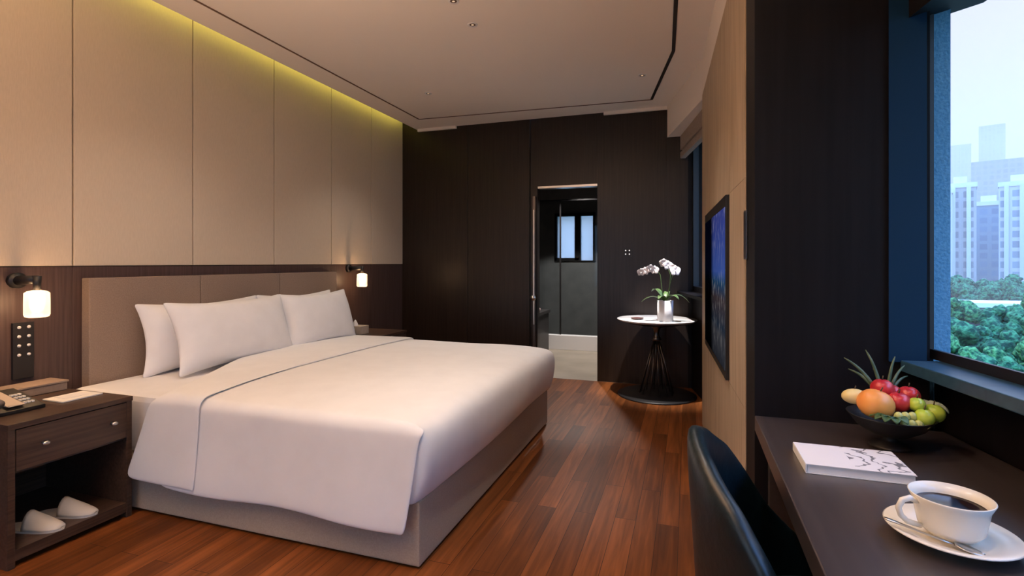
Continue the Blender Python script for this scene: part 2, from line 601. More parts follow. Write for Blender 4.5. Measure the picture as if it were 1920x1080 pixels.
# far right window recess beside the round table (window direction)
fd = Vector((0.10 + 0.13, 4.11 - YB)).normalized()   # towards the viewer
fn = Vector((-fd.y, fd.x))                            # outward (+x)
def fp(s, d):
    p = Vector((-0.13, YB)) + fd * s + fn * d
    return (p.x, p.y)
LEN = 1.16
struct(prism('wall_window_apron', [fp(0, 0.16), fp(LEN, 0.16), fp(LEN, 0.30), fp(0, 0.30)], 0, 0.90, M['blackwall']))
struct(prism('sill_far', [fp(0.0, 0.03), fp(LEN, 0.03), fp(LEN, 0.30), fp(0.0, 0.30)], 0.90, 0.925, M['blackwall'])).name = 'trim_9'
struct(prism('wall_window_end', [(0.0, YB - 0.001), (0.40, YB - 0.001), (0.40, YB + 0.1), (0.0, YB + 0.1)], 0, ZC, M['blackwall']))
t = thing('window_2', None, None, (*fp(0.6, 0.2), 0.925)); struct(t)
bm = bmesh.new()
for s0, s1, z0, z1 in ((0.0, 0.06, 0.925, 2.41), (1.1, LEN, 0.925, 2.41), (0.0, LEN, 0.925, 0.975), (0, LEN, 2.33, 2.41), (0.55, 0.60, 0.925, 2.41)):
    aprism(bm, [fp(s0, 0.17), fp(s1, 0.17), fp(s1, 0.22), fp(s0, 0.22)], z0, z1)
struct(finish('window_frame', bm, M['black'], t))
struct(prism('window_pane', [fp(0.03, 0.19), fp(LEN, 0.19), fp(LEN, 0.196), fp(0.03, 0.196)], 0.95, 2.4, M['glass'], t))
# folded roman blind in the recess
t = thing('roman_blind', 'raised taupe roman blind folded above the window by the round table', 'blind', (*fp(0.5, 0.09), 2.2))
lin = noisy('taupe_blind_fabric', (0.27, 0.21, 0.175), (0.34, 0.27, 0.23), (60, 60, 60), 0.9, 0.2)
for z0, z1, d0 in ((2.27, 2.405, 0.05), (2.235, 2.29, 0.065), (2.19, 2.25, 0.05)):
    prism('fold', [fp(0.05, d0), fp(LEN - .03, d0), fp(LEN - .03, d0 + 0.05), fp(0.05, d0 + 0.05)], z0, z1, lin, t, 0.008)
# pale curtain edge standing at the window, half hidden by the TV wall
bm = bmesh.new()
rows = []
for k in range(13):
    s = 0.80 + 0.34 * k / 12; d = 0.13 + 0.012 * math.sin(k * 1.57)
    rows.append([(*fp(s, d), z) for z in (0.96, 1.5, 2.0, 2.36)])
grid_surface(bm, rows)
o = finish('curtain', bm, mat('sheer_grey_curtain', (0.42, 0.42, 0.46), 0.9), None, True)
solid(o, 0.004, 0)
tag(o, 'narrow pale grey curtain edge at the far window beside the wood panelled wall', 'curtain')
tube_o = tube('curtain_weight', [(*fp(0.88, 0.09), 0.95), (*fp(0.88, 0.09), 0.99)], 0.02, M['metal'])
tag(tube_o, 'small round metal knob at the foot of the pale curtain on the far window sill', 'knob')

# dark block and side wall at the far end of the desk
struct(prism('wall_desk_side', [(0.186, 1.68), (0.614, 1.68), (0.626, 1.745), (0.626, 2.09), (0.203, 2.09)], 0, ZC, M['blackwall']))
# metal strip on the corner
tag(box('switch_plate', 0.1925, 0.1985, 1.99, 2.075, 1.21, 1.385, M['darkmetal'], bev=0.001), 'narrow upright grey metal plate on the dark corner right of the television', 'switch plate')

# desk window wall
WZ0, WZ1, WS = 0.955, 1.92, 3.6
bm = bmesh.new()
S1, S2 = 0.85, 1.62  # out-of-view stretch of window made taller and deeper to admit more daylight
aprism(bm, [wp(-0.05, 0.01), wp(S2, 0.01), wp(S2, 0.16), wp(-0.05, 0.16)], 0, 0.905)      # apron
aprism(bm, [wp(S2, 0.01), wp(WS + 0.4, 0.01), wp(WS + 0.4, 0.16), wp(S2, 0.16)], 0, 0.25)
aprism(bm, [wp(-0.05, -0.08), wp(S1, -0.08), wp(S1, 0.16), wp(-0.05, 0.16)], [1.86, 1.86, 1.93, 1.93], ZC)  # head
aprism(bm, [wp(S1, -0.08), wp(WS + 0.4, -0.08), wp(WS + 0.4, 0.16), wp(S1, 0.16)], 2.37, ZC)
aprism(bm, [wp(S1 - 0.0005, -0.01), wp(S1 + 0.07, -0.01), wp(S1 + 0.07, 0.16), wp(S1 - 0.0005, 0.16)], 0.9, 2.38)
aprism(bm, [wp(WS, -0.08), wp(WS + 0.4, -0.08), wp(WS + 0.4, 0.16), wp(WS, 0.16)], 0.2, ZC)
struct(finish('wall_right_desk', bm, M['blackwall']))
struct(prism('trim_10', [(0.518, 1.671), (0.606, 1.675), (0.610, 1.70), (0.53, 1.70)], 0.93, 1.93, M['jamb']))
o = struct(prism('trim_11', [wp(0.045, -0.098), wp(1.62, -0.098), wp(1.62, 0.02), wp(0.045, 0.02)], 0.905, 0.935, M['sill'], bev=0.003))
t = thing('window_1', None, None, (*wp(1.6, 0), 0.935)); struct(t)
bm = bmesh.new()
for s0, s1, z0, z1 in ((-0.02, 0.008, 0.936, 1.95), (0, S2, 0.936, 0.962), (0, S1, 1.905, 1.95), (S1, S1 + 0.07, 0.936, 2.37), (S1, WS, 2.32, 2.37), (S2 - .03, S2 + .03, 0.25, 2.37), (S2, WS, 0.25, 0.30), (WS - 0.04, WS, 0.25, 2.37)):
    aprism(bm, [wp(s0, -0.006), wp(s1, -0.006), wp(s1, 0.004), wp(s0, 0.004)], z0, z1)
struct(finish('window_frame', bm, M['black'], t))
for s0, s1, z0, z1 in ((0.005, S1 + 0.02, 0.94, 1.94), (S1 + 0.06, S2, 0.94, 2.35), (S2, WS - 0.01, 0.27, 2.35)):
    struct(prism('window_pane', [wp(s0, -0.001), wp(s1, -0.001), wp(s1, 0.002), wp(s0, 0.002)], z0, z1, M['glass'], t))
# exterior pier of rough blue-grey render
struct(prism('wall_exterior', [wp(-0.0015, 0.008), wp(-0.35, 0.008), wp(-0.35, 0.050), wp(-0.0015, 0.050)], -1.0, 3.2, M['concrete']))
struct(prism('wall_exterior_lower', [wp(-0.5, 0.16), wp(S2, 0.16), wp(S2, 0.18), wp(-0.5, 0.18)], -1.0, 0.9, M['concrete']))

# closing walls behind the camera, with a window added for cool daylight
bm = bmesh.new()
FX0, FX1, FZ0, FZ1 = -2.9, -0.9, 0.4, 2.4
abox(bm, XL, FX0, YF - 0.1, YF, 0, ZC)
abox(bm, FX1, 1.6, YF - 0.1, YF, 0, ZC)
abox(bm, FX0, FX1, YF - 0.1, YF, 0, FZ0)
abox(bm, FX0, FX1, YF - 0.1, YF, FZ1, ZC)
struct(finish('wall_front', bm, M['panel']))
t = thing('added_window', None, None, (-0.9, YF, FZ0)); struct(t)
bm = bmesh.new()
for a_, b_, c_, d_ in ((FX0, FX1, FZ0, FZ0 + 0.05), (FX0, FX1, FZ1 - 0.05, FZ1), (FX0, FX0 + 0.05, FZ0, FZ1), (FX1 - 0.05, FX1, FZ0, FZ1), (-2.08, -2.02, FZ0, FZ1)):
    abox(bm, a_, b_, YF - 0.07, YF - 0.02, c_, d_)
struct(finish('window_frame', bm, M['black'], t))
struct(box('window_pane', FX0 + 0.01, FX1 - 0.01, YF - 0.05, YF - 0.046, FZ0 + 0.01, FZ1 - 0.01, M['glass'], t))
struct(box('ceiling_niche', 0.186, 1.5, YF, 1.68, 2.40, ZC, M['ceil']))

# ------------------------------------------------------------------ bed
bed = thing('bed', 'large double bed with upholstered taupe base and white mattress', 'bed', (-2.0, 2.775, 0))
BX0, BX1, BY0, BY1 = -3.04, -0.99, 1.80, 3.75
box('bed_base', BX0, BX1, BY0, BY1, 0.012, 0.265, M['bedbase'], bed, 0.008)
box('plinth', BX0 + 0.05, BX1 - 0.06, BY0 + 0.06, BY1 - 0.06, 0.0, 0.012, M['black'], bed)
box('mattress', BX0 + 0.01, BX1 - 0.03, BY0 + 0.025, BY1 - 0.025, 0.266, 0.548, M['linen'], bed, 0.03)
hb = thing('headboard', 'low taupe fabric headboard in three sections on the dark wainscot', 'headboard', (XL + 0.02, 2.93, 0.2))
for a, b in ((1.915, 2.588), (2.592, 3.288), (3.292, 3.99)):
    box('padded_panel', XL - 0.004, -3.042, a, b, 0.2, 1.115, M['headboard'], hb, 0.006)

# duvet
duv = thing('duvet', 'white duvet spread over the bed with a turned down top', 'duvet', (-1.8, 2.775, 0.16))
def bump_(x, y, a=0.006):
    return a * noise.noise(Vector((x * 2.1, y * 2.1, 0.3))) + 0.35 * a * noise.noise(Vector((x * 5, y * 5, 1.3)))
def cross(x, zb_near, lift, xoff=0.0, far_z=0.30, ytop=(0, 0)):
    """profile across the bed at column x: returns list of (y,z)"""
    pts = []
    yn, yf = 1.775 - lift, 3.775 + lift
    zt = 0.572 + lift
    flare = 0.035
    for k in range(6):     # near hang from bottom up
        f = k / 5
        pts.append((yn - flare * (1 - f) ** 1.3, zb_near + (zt - 0.055 - zb_near) * f))
    for k in range(1, 4):
        a = PI / 2 * k / 4
        pts.append((yn + 0.055 * (1 - math.cos(a)), zt - 0.055 + 0.055 * math.sin(a)))
    N = 14
    for k in range(N + 1):
        f = k / N
        y = yn + 0.055 + (yf - yn - 0.11) * f
        pts.append((y, zt + 0.022 * math.sin(PI * f) ** 0.7))
    for k in range(1, 4):
        a = PI / 2 * k / 4
        pts.append((yf - 0.055 + 0.055 * math.sin(a), zt - 0.055 + 0.055 * math.cos(a)))
    for k in range(4):
        f = k / 3
        pts.append((yf + 0.02 * f, zt - 0.055 + (far_z - zt + 0.055) * f))
    return pts

rows = []
cols = [-2.30, -2.2, -2.1, -2.0, -1.9, -1.8, -1.7, -1.6, -1.5, -1.4, -1.3, -1.22, -1.15, -1.09, -1.05]
for x in cols:
    zb = 0.165 + 0.02 * max(0, (-1.9 - x)) + 0.008 * math.sin(x * 7)
    row = []
    for i, (y, z) in enumerate(cross(x, zb, 0.0)):
        xx = x
        row.append((xx, y + (0.010 * math.sin(x * 6.3) * (1 - i / 6) if i < 6 else 0), z + bump_(x, y) - (0.010 * max(0, (x + 1.25) / 0.2) ** 2 if i > 8 else 0)))
    rows.append(row)
bm = bmesh.new()
V = grid_surface(bm, rows)
# near flap corner column (hang only)
last = V[-1]
flap = []
for i in range(9):
    y, z = rows[-1][i][1], rows[-1][i][2]
    f = 1 - i / 8
    flap.append(bm.verts.new((-1.018 * f - (0.945 if i < 8 else 0.975) * (1 - f), y - 0.004, z - 0.012 * (1 - f))))
for i in range(8):
    bm.faces.new((last[i], last[i + 1], flap[i + 1], flap[i]))
# foot drop
idx = list(range(8, len(last) - 4))
prev = [last[i] for i in idx]
n_i = len(idx)
for k, (xx, zz) in enumerate(((-0.985, -0.006), (-0.950, -0.035), (-0.935, -0.09), (-0.938, -0.18), (-0.958, -0.26), (-0.986, -0.305))):
    cur = []
    for j, i in enumerate(idx):
        y, z = rows[-1][i][1], rows[-1][i][2]
        f = j / (n_i - 1)
        edge = min(1, min(f, 1 - f) * 7)
        bx = xx + 0.010 * math.sin(f * 9 + k) * (k / 6) + 0.012 * math.sin(PI * f)
        if k == 0: bx = xx
        if j == 0: y = 1.778
        if k == 0 and j == 0:
            cur.append(flap[8]); continue
        cur.append(bm.verts.new((bx - 0.02 * (1 - edge), y, 0.574 + zz + (z - 0.574) * (1 if k == 0 else 0.4) - (0.01 * (1 - edge)))))
    ret = bm.verts.new((-1.06, 1.783, cur[0].co.z))
    if k > 0:
        bm.faces.new((prev[0], cur[0], ret, pret))
    pret = ret
    for j in range(n_i - 1):
        bm.faces.new((prev[j], prev[j + 1], cur[j + 1], cur[j]))
    prev = cur
o = finish('duvet_cover', bm, M['linen2'], duv, True)
solid(o, 0.014, 0)
subsurf(o, 2)
# turned down band
rows = []
for x, dz in ((-2.76, 0.0), (-2.6, 0.008), (-2.45, 0.012), (-2.3, 0.014), (-2.2, 0.016), (-2.15, 0.016), (-2.128, 0.010), (-2.125, 0.0)):
    row = []
    zb = 0.185
    for i, (y, z) in enumerate(cross(x, zb, 0.009 + dz * 0.4, far_z=0.33)):
        f = max(0.0, 1 - i / 8)
        # near hang: hem runs from x=-2.2 at the mattress edge out to -2.5 at the bottom
        if x < -2.13:
            u_ = (x + 2.15) / (-2.76 + 2.15)
            hang_x = -2.07 - u_ * (0.27 + 0.17 * f)
            g_ = max(0.0, min(1.0, (i - 8) / 9)); g_ = g_ * g_ * (3 - 2 * g_)
            top_x = hang_x + (x - hang_x) * g_
            xx = top_x
        else:
            xx = x + 0.04 * min(1, f * 1.2)
        row.append((xx, y, z + bump_(x, y, 0.004)))
    rows.append(row)
bm = bmesh.new()
grid_surface(bm, rows)
o = finish('turned_down_band', bm, M['linen2'], duv, True)
solid(o, 0.012, 0)
subsurf(o, 2)

# pillows
def pillow(label, cx, cy, cz, wd, ht, th, tilt, roll, m):
    """stands upright on its long side, leaning back to the headboard (-x)"""
    bm = bmesh.new()
    N, K = 18, 14
    def surf(sgn):
        P = []
        for i in range(N + 1):
            a = -1 + 2 * i / N
            row = []
            for j in range(K + 1):
                b = -1 + 2 * j / K
                pinch = 1 - 0.11 * (1 - abs(b) ** 1.8) * abs(a) ** 5
                pinch2 = 1 - 0.15 * (1 - abs(a) ** 1.8) * abs(b) ** 5
                y = a * wd / 2 * pinch
                z = b * ht / 2 * pinch2
                h = (max(0, 1 - abs(a) ** 2.6) * max(0, 1 - abs(b) ** 2.6)) ** 0.55
                x = sgn * (th / 2 * h + 0.003)
                x += 0.006 * h * noise.noise(Vector((y * 6 + cy * 9, z * 6 + cx * 5, sgn)))
                row.append(Vector((x, y, z)))
            P.append(row)
        return P
    A = grid_surface(bm, surf(1)); B = grid_surface(bm, surf(-1))
    def stitch(a, b):
        for k in range(len(a) - 1): bm.faces.new((a[k], a[k + 1], b[k + 1], b[k]))
    stitch(A[0], B[0]); stitch(A[-1], B[-1])
    stitch([r[0] for r in A], [r[0] for r in B]); stitch([r[-1] for r in A], [r[-1] for r in B])
    rot = Matrix.Rotation(roll, 4, 'X') @ Matrix.Rotation(-tilt, 4, 'Y')
    bmesh.ops.transform(bm, matrix=Matrix.Translation((cx, cy, cz)) @ rot, verts=bm.verts)
    o = finish('pillow', bm, m, None, True)
    subsurf(o, 1)
    return tag(o, label, 'pillow', 'white pillows against the headboard')

pillow('white pillow behind the nearest one, left end of the bed, touching the headboard', -2.935, 2.545, 0.755, 0.90, 0.43, 0.17, 0.16, 0.0, M['linen'])
pillow('white pillow behind the far front pillow, peeping above it by the far wall lamp', -2.935, 3.39, 0.755, 0.84, 0.43, 0.17, 0.16, 0.0, M['linen'])
pillow('large white pillow in front at the near side of the bed', -2.745, 2.60, 0.765, 0.92, 0.44, 0.20, 0.30, 0.0, M['linen'])
pillow('white front pillow at the far side of the bed beside the tissue box', -2.745, 3.39, 0.765, 0.80, 0.44, 0.20, 0.30, 0.0, M['linen'])
tag(box('pillow_tab', -2.835, -2.825, 3.02, 3.045, 0.915, 0.965, M['black'], bev=0.002), 'small black tag standing between the tops of the white pillows', 'tag')

# ------------------------------------------------------------------ nightstands
def nightstand(label, y0, y1):
    t = thing('nightstand', label, 'nightstand', ((-3.09 - 2.5) / 2, (y0 + y1) / 2, 0), 'nightstands')
    x0, x1 = -3.09, -2.50
    bm = bmesh.new()
    abox(bm, x0, x1, y0, y0 + 0.025, 0, 0.545, 0.002)
    abox(bm, x0, x1, y1 - 0.025, y1, 0, 0.545, 0.002)
    abox(bm, x0, x0 + 0.015, y0 + 0.025, y1 - 0.025, 0.03, 0.545)
    abox(bm, x0, x1 - 0.02, y0 + 0.025, y1 - 0.025, 0.365, 0.375)
    finish('cabinet_body', bm, M['dark_h'], t)
    box('top', x0, x1 + 0.004, y0 - 0.002, y1 + 0.002, 0.545, 0.567, M['dark_h'], t, 0.002)
    box('shelf', x0 + .015, x1 - 0.002, y0 + 0.025, y1 - 0.025, 0.025, 0.07, M['dark_h'], t, 0.002)
    dr = box('drawer', x1 - 0.018, x1 + 0.002, y0 + 0.027, y1 - 0.027, 0.378, 0.541, M['dark_h'], t, 0.002)
    for yy in (y0 + 0.115, y1 - 0.095):
        bm = bmesh.new()
        atube(bm, [(x1, yy, 0.465), (x1 + 0.022, yy, 0.465)], 0.006)
        aball(bm, (x1 + 0.026, yy, 0.465), 0.010, 2, (0.8, 1.4, 1))
        k = finish('knob', bm, M['metal'], None, True, world=False)
        k.parent = dr
        k.location = -(wpos(dr))
    return t

nightstand('dark wood nightstand with telephone on top and slippers inside', 1.283, 1.76)
nightstand('dark nightstand at the far side of the bed under the tissue box', 3.82, 4.30)

# slippers
def slipper(label, cx, cy, rot):
    t = thing('slipper', label, 'slipper', (cx, cy, 0.07), 'white slippers on the nightstand shelf')
    t.rotation_euler = (0, 0, rot)
    felt = mat('white_felt', (0.66, 0.62, 0.56), 0.95)
    def half(u):   # half width of sole, u from heel 0 to toe 1
        return 0.030 + 0.018 * math.sin(min(1, u * 1.1) * PI * 0.62) ** 1 if u < 0.96 else 0.030
    def wdt(u):
        return max(0.006, 0.046 * (1 - abs(2 * u - 1) ** 3.2) ** 0.5 * (0.84 + 0.16 * u))
    bm = bmesh.new()
    top = []; bot = []
    N = 20
    outl = [( -0.13 + 0.26 * k / N, wdt(k / N)) for k in range(N + 1)]
    poly = [(x, wd_) for x, wd_ in outl] + [(x, -wd_) for x, wd_ in outl[::-1]]
    aprism(bm, poly, 0.0, 0.010)
    finish('sole', bm, felt, t, world=False)
    bm = bmesh.new()
    rows = []
    for k in range(11):
        u = 0.44 + 0.55 * k / 10
        h = 0.066 * (1 - (u - 0.44) / 0.56) ** 0.9 + 0.004
        wd_ = wdt(u)
        rows.append([(-0.13 + 0.26 * u, wd_ * math.cos(PI * j / 10), 0.008 + h * math.sin(PI * j / 10) ** 1.25) for j in range(11)])
    grid_surface(bm, rows)
    o = finish('upper', bm, felt, t, True, world=False)
    solid(o, 0.004, 0)
slipper('white felt slipper at the left on the shelf, nearer the viewer', -2.630, 1.440, 0.27)
slipper('white felt slipper at the right on the shelf, farther back', -2.635, 1.572, 0.30)

# telephone
t = thing('telephone', 'black desk telephone with handset at the left on the nightstand', 'telephone', (-2.78, 1.385, 0.568))
def wedge(bm, x0, x1, y0, y1, z0, za, zb, mi=0):
    aprism(bm, [(x0, y0), (x1, y0), (x1, y1), (x0, y1)], z0, [za, zb, zb, za], 0.003, mi)
bm = bmesh.new()
wedge(bm, -2.88, -2.66, 1.31, 1.50, 0.568, 0.635, 0.583)
finish('phone_body', bm, M['black'], t)
bm = bmesh.new()
wedge(bm, -2.865, -2.675, 1.375, 1.435, 0.600, 0.640, 0.595)
finish('face_plate', bm, mat('phone_beige_plate', (0.55, 0.45, 0.37), 0.4), t)
bm = bmesh.new()
atube(bm, [(-2.885, 1.338, 0.655), (-2.80, 1.338, 0.655), (-2.72, 1.338, 0.638), (-2.66, 1.338, 0.618)], [0.020, 0.013, 0.013, 0.020], 12)
finish('handset', bm, mat('handset_grey', (0.20, 0.17, 0.155), 0.25), t, True)
for i in range(4):
    for j in range(3):
        x = -2.80 + 0.030 * i; y = 1.450 + 0.014 * j
        z = 0.635 - (x + 2.88) * 0.236 + 0.001
        box('key', x - 0.008, x + 0.008, y - 0.005, y + 0.005, z - 0.003, z + 0.004, M['paper'], t, 0.001)

# grey folder box on nightstand and notepad
t = thing('stationery_tray', 'long taupe leather tray lying along the wall on the nightstand', 'tray', (-3.0, 1.58, 0.568))
tm = noisy('taupe_leather', (0.25, 0.185, 0.15), (0.30, 0.225, 0.18), (50, 50, 50), 0.5)
box('tray_body', -3.06, -2.93, 1.40, 1.745, 0.568, 0.605, tm, t, 0.004)
box('lid', -3.065, -2.925, 1.395, 1.75, 0.606, 0.616, tm, t, 0.003)
t = thing('notepad', 'white notepad on the near right corner of the nightstand top', 'notepad', (-2.73, 1.64, 0.568))
box('pages', -2.80, -2.66, 1.565, 1.735, 0.568, 0.574, M['paper'], t, 0.001)
box('card', -2.78, -2.70, 1.60, 1.70, 0.5742, 0.5755, M['white'], t)

# tissue box on the far nightstand
t = thing('tissue_box', 'taupe tissue box with a white tissue on the far nightstand', 'tissue box', (-2.80, 3.93, 0.568))
box('box_body', -2.89, -2.70, 3.87, 3.99, 0.568, 0.640, noisy('greige_box', (0.42, 0.36, 0.30), (0.48, 0.42, 0.36), (40, 40, 40), 0.6), t, 0.003)
bm = bmesh.new()
alathe(bm, [(0.028, 0.0), (0.020, 0.02), (0.013, 0.035), (0.004, 0.05), (0.0, 0.052)], (-2.80, 3.93, 0.640), 10)
finish('tissue', bm, M['white'], t, True)

# ------------------------------------------------------------------ wall lamps
shade_glass = bpy.data.materials.new('ribbed_glass_shade'); shade_glass.use_nodes = True
n = shade_glass.node_tree
b = n.nodes['Principled BSDF']; n.nodes.remove(b)
tr_ = n.nodes.new('ShaderNodeBsdfTransparent'); tb = n.nodes.new('ShaderNodeBsdfTranslucent'); gl = n.nodes.new('ShaderNodeBsdfGlossy')
gl.inputs['Roughness'].default_value = 0.15
tb.inputs[0].default_value = (0.95, 0.93, 0.9, 1)
m1 = n.nodes.new('ShaderNodeMixShader'); m1.inputs[0].default_value = 0.40
m2 = n.nodes.new('ShaderNodeMixShader'); m2.inputs[0].default_value = 0.10
n.links.new(tr_.outputs[0], m1.inputs[1]); n.links.new(tb.outputs[0], m1.inputs[2])
n.links.new(m1.outputs[0], m2.inputs[1]); n.links.new(gl.outputs[0], m2.inputs[2]); n.links.new(m2.outputs[0], n.nodes['Material Output'].inputs[0])
bulb_m = emit('bulb_glow', (1.0, 0.80, 0.55), 5)

def wall_lamp(label, y, power):
    cx = -2.945
    t = thing('wall_lamp', label, 'wall lamp', (XL, y, 1.0), 'bedside wall lamps')
    tube('rosette', [(XL - 0.005, y, 1.112), (XL + 0.02, y, 1.112)], 0.038, M['black'], t, 20)
    tube('arm', [(XL + 0.02, y, 1.112), (cx, y, 1.118)], [0.024, 0.020], M['black'], t, 14)
    tube('socket', [(cx, y, 1.135), (cx, y, 1.065)], [0.018, 0.013], M['black'], t, 14)
    # ribbed glass shade
    bm = bmesh.new()
    seg = 48
    P = []
    for r0, z in ((0.014, 1.068), (0.036, 1.063), (0.046, 1.054), (0.047, 1.00), (0.047, 0.952), (0.043, 0.942), (0.034, 0.938)):
        P.append([(cx + (r0 + 0.0018 * (k % 2) * (r0 > .04)) * math.cos(2 * PI * k / seg), y + (r0 + 0.0018 * (k % 2) * (r0 > .04)) * math.sin(2 * PI * k / seg), z) for k in range(seg)] )
    V = [[bm.verts.new(p) for p in r] for r in P]
    for a, bb in zip(V, V[1:]):
        for k in range(seg): bm.faces.new((a[k], a[(k + 1) % seg], bb[(k + 1) % seg], bb[k]))
    finish('glass_shade', bm, shade_glass, t, True)
    bm = bmesh.new()
    alathe(bm, [(0, -0.045), (0.016, -0.040), (0.024, -0.02), (0.024, 0.0), (0.016, 0.022), (0.012, 0.035), (0, 0.036)], (cx, y, 1.01), 16)
    bl = finish('bulb', bm, bulb_m, t, True)
    lamp('bulb_light', 'POINT', (cx, y, 1.0), power, (1.0, 0.56, 0.26), shadow_soft_size=0.03, parent=t)
    return t
wall_lamp('lit wall lamp with ribbed glass shade above the near nightstand', 1.625, 12)
wall_lamp('lit wall lamp with glass shade above the far nightstand', 4.24, 12.0).location.z += 0.03

# bedside control panel with eight buttons
t = thing('control_panel', 'tall dark bedside control panel with eight white buttons under the wall lamp', 'switch panel', (XL, 1.65, 0.63))
box('plate', XL - 0.01, XL + 0.008, 1.608, 1.695, 0.630, 0.905, M['black'], t, 0.002)
for i in range(4):
    for j in range(2):
        yy, zz = 1.632 + 0.040 * j, 0.882 - 0.045 * i
        tube('button', [(XL + 0.007, yy, zz), (XL + 0.011, yy, zz)], 0.0075, mat('button_white', (0.8, 0.75, 0.72), 0.4) if (i, j) == (0, 0) else bpy.data.materials['button_white'], t, 12)

# ------------------------------------------------------------------ television
t = thing('television', 'flat television showing a blue night skyline on the wood wall', 'television', (0.13, 3.1, 0.67))
u_ = Vector((tvx(2.55) - tvx(3.665), 2.55 - 3.665)).normalized(); nn = Vector((u_.y, -u_.x))
if nn.x > 0: nn = -nn
def tp(s, d):
    p = Vector((tvx(3.665), 3.665)) + u_ * s + nn * d
    return (p.x, p.y)
W_ = 1.118
prism('casing', [tp(0, -0.001), tp(W_, -0.001), tp(W_, 0.016), tp(0, 0.016)], 0.665, 1.508, M['black'], t, 0.002)
scr = bpy.data.materials.new('screen_picture'); scr.use_nodes = True
n = scr.node_tree; n.nodes.remove(n.nodes['Principled BSDF']); L = n.links.new
em = n.nodes.new('ShaderNodeEmission'); tcn = n.nodes.new('ShaderNodeTexCoord'); sx = n.nodes.new('ShaderNodeSeparateXYZ')
L(tcn.outputs['Generated'], sx.inputs[0])
r1 = n.nodes.new('ShaderNodeValToRGB')
for pos, c in ((0.0, (0.02, 0.022, 0.03)), (0.18, (0.05, 0.05, 0.06)), (0.24, (0.02, 0.03, 0.05)), (0.42, (0.05, 0.035, 0.04)), (0.53, (0.015, 0.06, 0.14)), (0.60, (0.05, 0.10, 0.38)), (0.95, (0.045, 0.06, 0.28))):
    e = r1.color_ramp.elements.new(pos); e.color = (*c, 1)
r1.color_ramp.elements.remove(r1.color_ramp.elements[-1])
L(sx.outputs['Z'], r1.inputs[0])
nz = n.nodes.new('ShaderNodeTexNoise'); nz.inputs['Scale'].default_value = 9; nz.inputs['Detail'].default_value = 5
mp = n.nodes.new('ShaderNodeMapping'); mp.inputs['Scale'].default_value = (1, 3.0, 1.2)
L(tcn.outputs['Generated'], mp.inputs[0]); L(mp.outputs[0], nz.inputs['Vector'])
r2 = n.nodes.new('ShaderNodeValToRGB'); r2.color_ramp.elements[0].position = 0.52; r2.color_ramp.elements[1].position = 0.72
r2.color_ramp.elements[0].color = (0, 0, 0, 1); r2.color_ramp.elements[1].color = (0.9, 0.85, 0.8, 1)
L(nz.outputs['Fac'], r2.inputs[0])
r3 = n.nodes.new('ShaderNodeValToRGB')
for pos, v in ((0.0, .15), (0.3, 0.5), (0.52, 1.0), (0.62, 0.05), (1, 0.0)):
    e = r3.color_ramp.elements.new(pos); e.color = (v, v, v, 1)
L(sx.outputs['Z'], r3.inputs[0])
ml = n.nodes.new('ShaderNodeMix'); ml.data_type = 'RGBA'; ml.blend_type = 'MULTIPLY'; ml.inputs['Factor'].default_value = 1
L(r2.outputs[0], ml.inputs['A']); L(r3.outputs[0], ml.inputs['B'])
ad = n.nodes.new('ShaderNodeMix'); ad.data_type = 'RGBA'; ad.blend_type = 'ADD'; ad.inputs['Factor'].default_value = 0.35
L(r1.outputs[0], ad.inputs['A']); L(ml.outputs['Result'], ad.inputs['B'])
r5 = n.nodes.new('ShaderNodeValToRGB')
r5.color_ramp.elements[0].position = 0.05; r5.color_ramp.elements[0].color = (1, 1, 1, 1)
r5.color_ramp.elements[1].position = 0.62; r5.color_ramp.elements[1].color = (0.02, 0.02, 0.02, 1)
e = r5.color_ramp.elements.new(0.48); e.color = (0.8, 0.8, 0.8, 1)
L(sx.outputs['Y'], r5.inputs[0])
fm_ = n.nodes.new('ShaderNodeMix'); fm_.data_type = 'RGBA'; fm_.blend_type = 'MULTIPLY'; fm_.inputs['Factor'].default_value = 1
L(ad.outputs['Result'], fm_.inputs['A']); L(r5.outputs[0], fm_.inputs['B'])
L(fm_.outputs['Result'], em.inputs[0]); em.inputs[1].default_value = 0.45
L(em.outputs[0], n.nodes['Material Output'].inputs[0])
prism('screen', [tp(0.02, 0.013), tp(W_ - 0.02, 0.013), tp(W_ - 0.02, 0.0168), tp(0.02, 0.0168)], 0.70, 1.455, scr, t)

# four-button switch on the back wall
t = thing('wall_switch', 'small black wall switch with four white dots on the dark back wall', 'switch', (-0.567, YB, 1.26))
box('plate', -0.61, -0.524, YB - 0.008, YB + 0.003, 1.257, 1.343, M['black'], t, 0.002)
for dx in (-0.018, 0.018):
    for dz in (-0.018, 0.018):
        tube('button', [(-0.567 + dx, YB - 0.007, 1.30 + dz), (-0.567 + dx, YB - 0.011, 1.30 + dz)], 0.006, emit('switch_led', (1, .95, .9), 0.7) if dx < 0 and dz < 0 else bpy.data.materials['switch_led'], t, 10)

# ------------------------------------------------------------------ round table and orchid
TX, TY, TZ = -0.27, 4.88, 0.69
t = thing('round_table', 'small round table with white marble top on a black wire pedestal', 'table', (TX, TY, 0))
lathe('table_top', [(0, -0.018), (0.335, -0.018), (0.348, -0.008), (0.350, -0.003), (0.348, 0), (0, 0)], (TX, TY, TZ), M['marble'], t, 48)
lathe('under_plate', [(0, -0.05), (0.20, -0.05), (0.30, -0.030), (0.32, -0.0185), (0, -0.0185)], (TX, TY, TZ), M['black'], t, 40)
lathe('base_plate', [(0, 0), (0.345, 0), (0.347, 0.006), (0.335, 0.014), (0, 0.016)], (TX, TY, 0.001), M['black'], t, 48)
lathe('collar', [(0, 0.49), (0.030, 0.49), (0.045, 0.50), (0.035, 0.52), (0.022, 0.55), (0.03, 0.60), (0.08, 0.642), (0, 0.642)], (TX, TY, 0), M['darkmetal'], t)
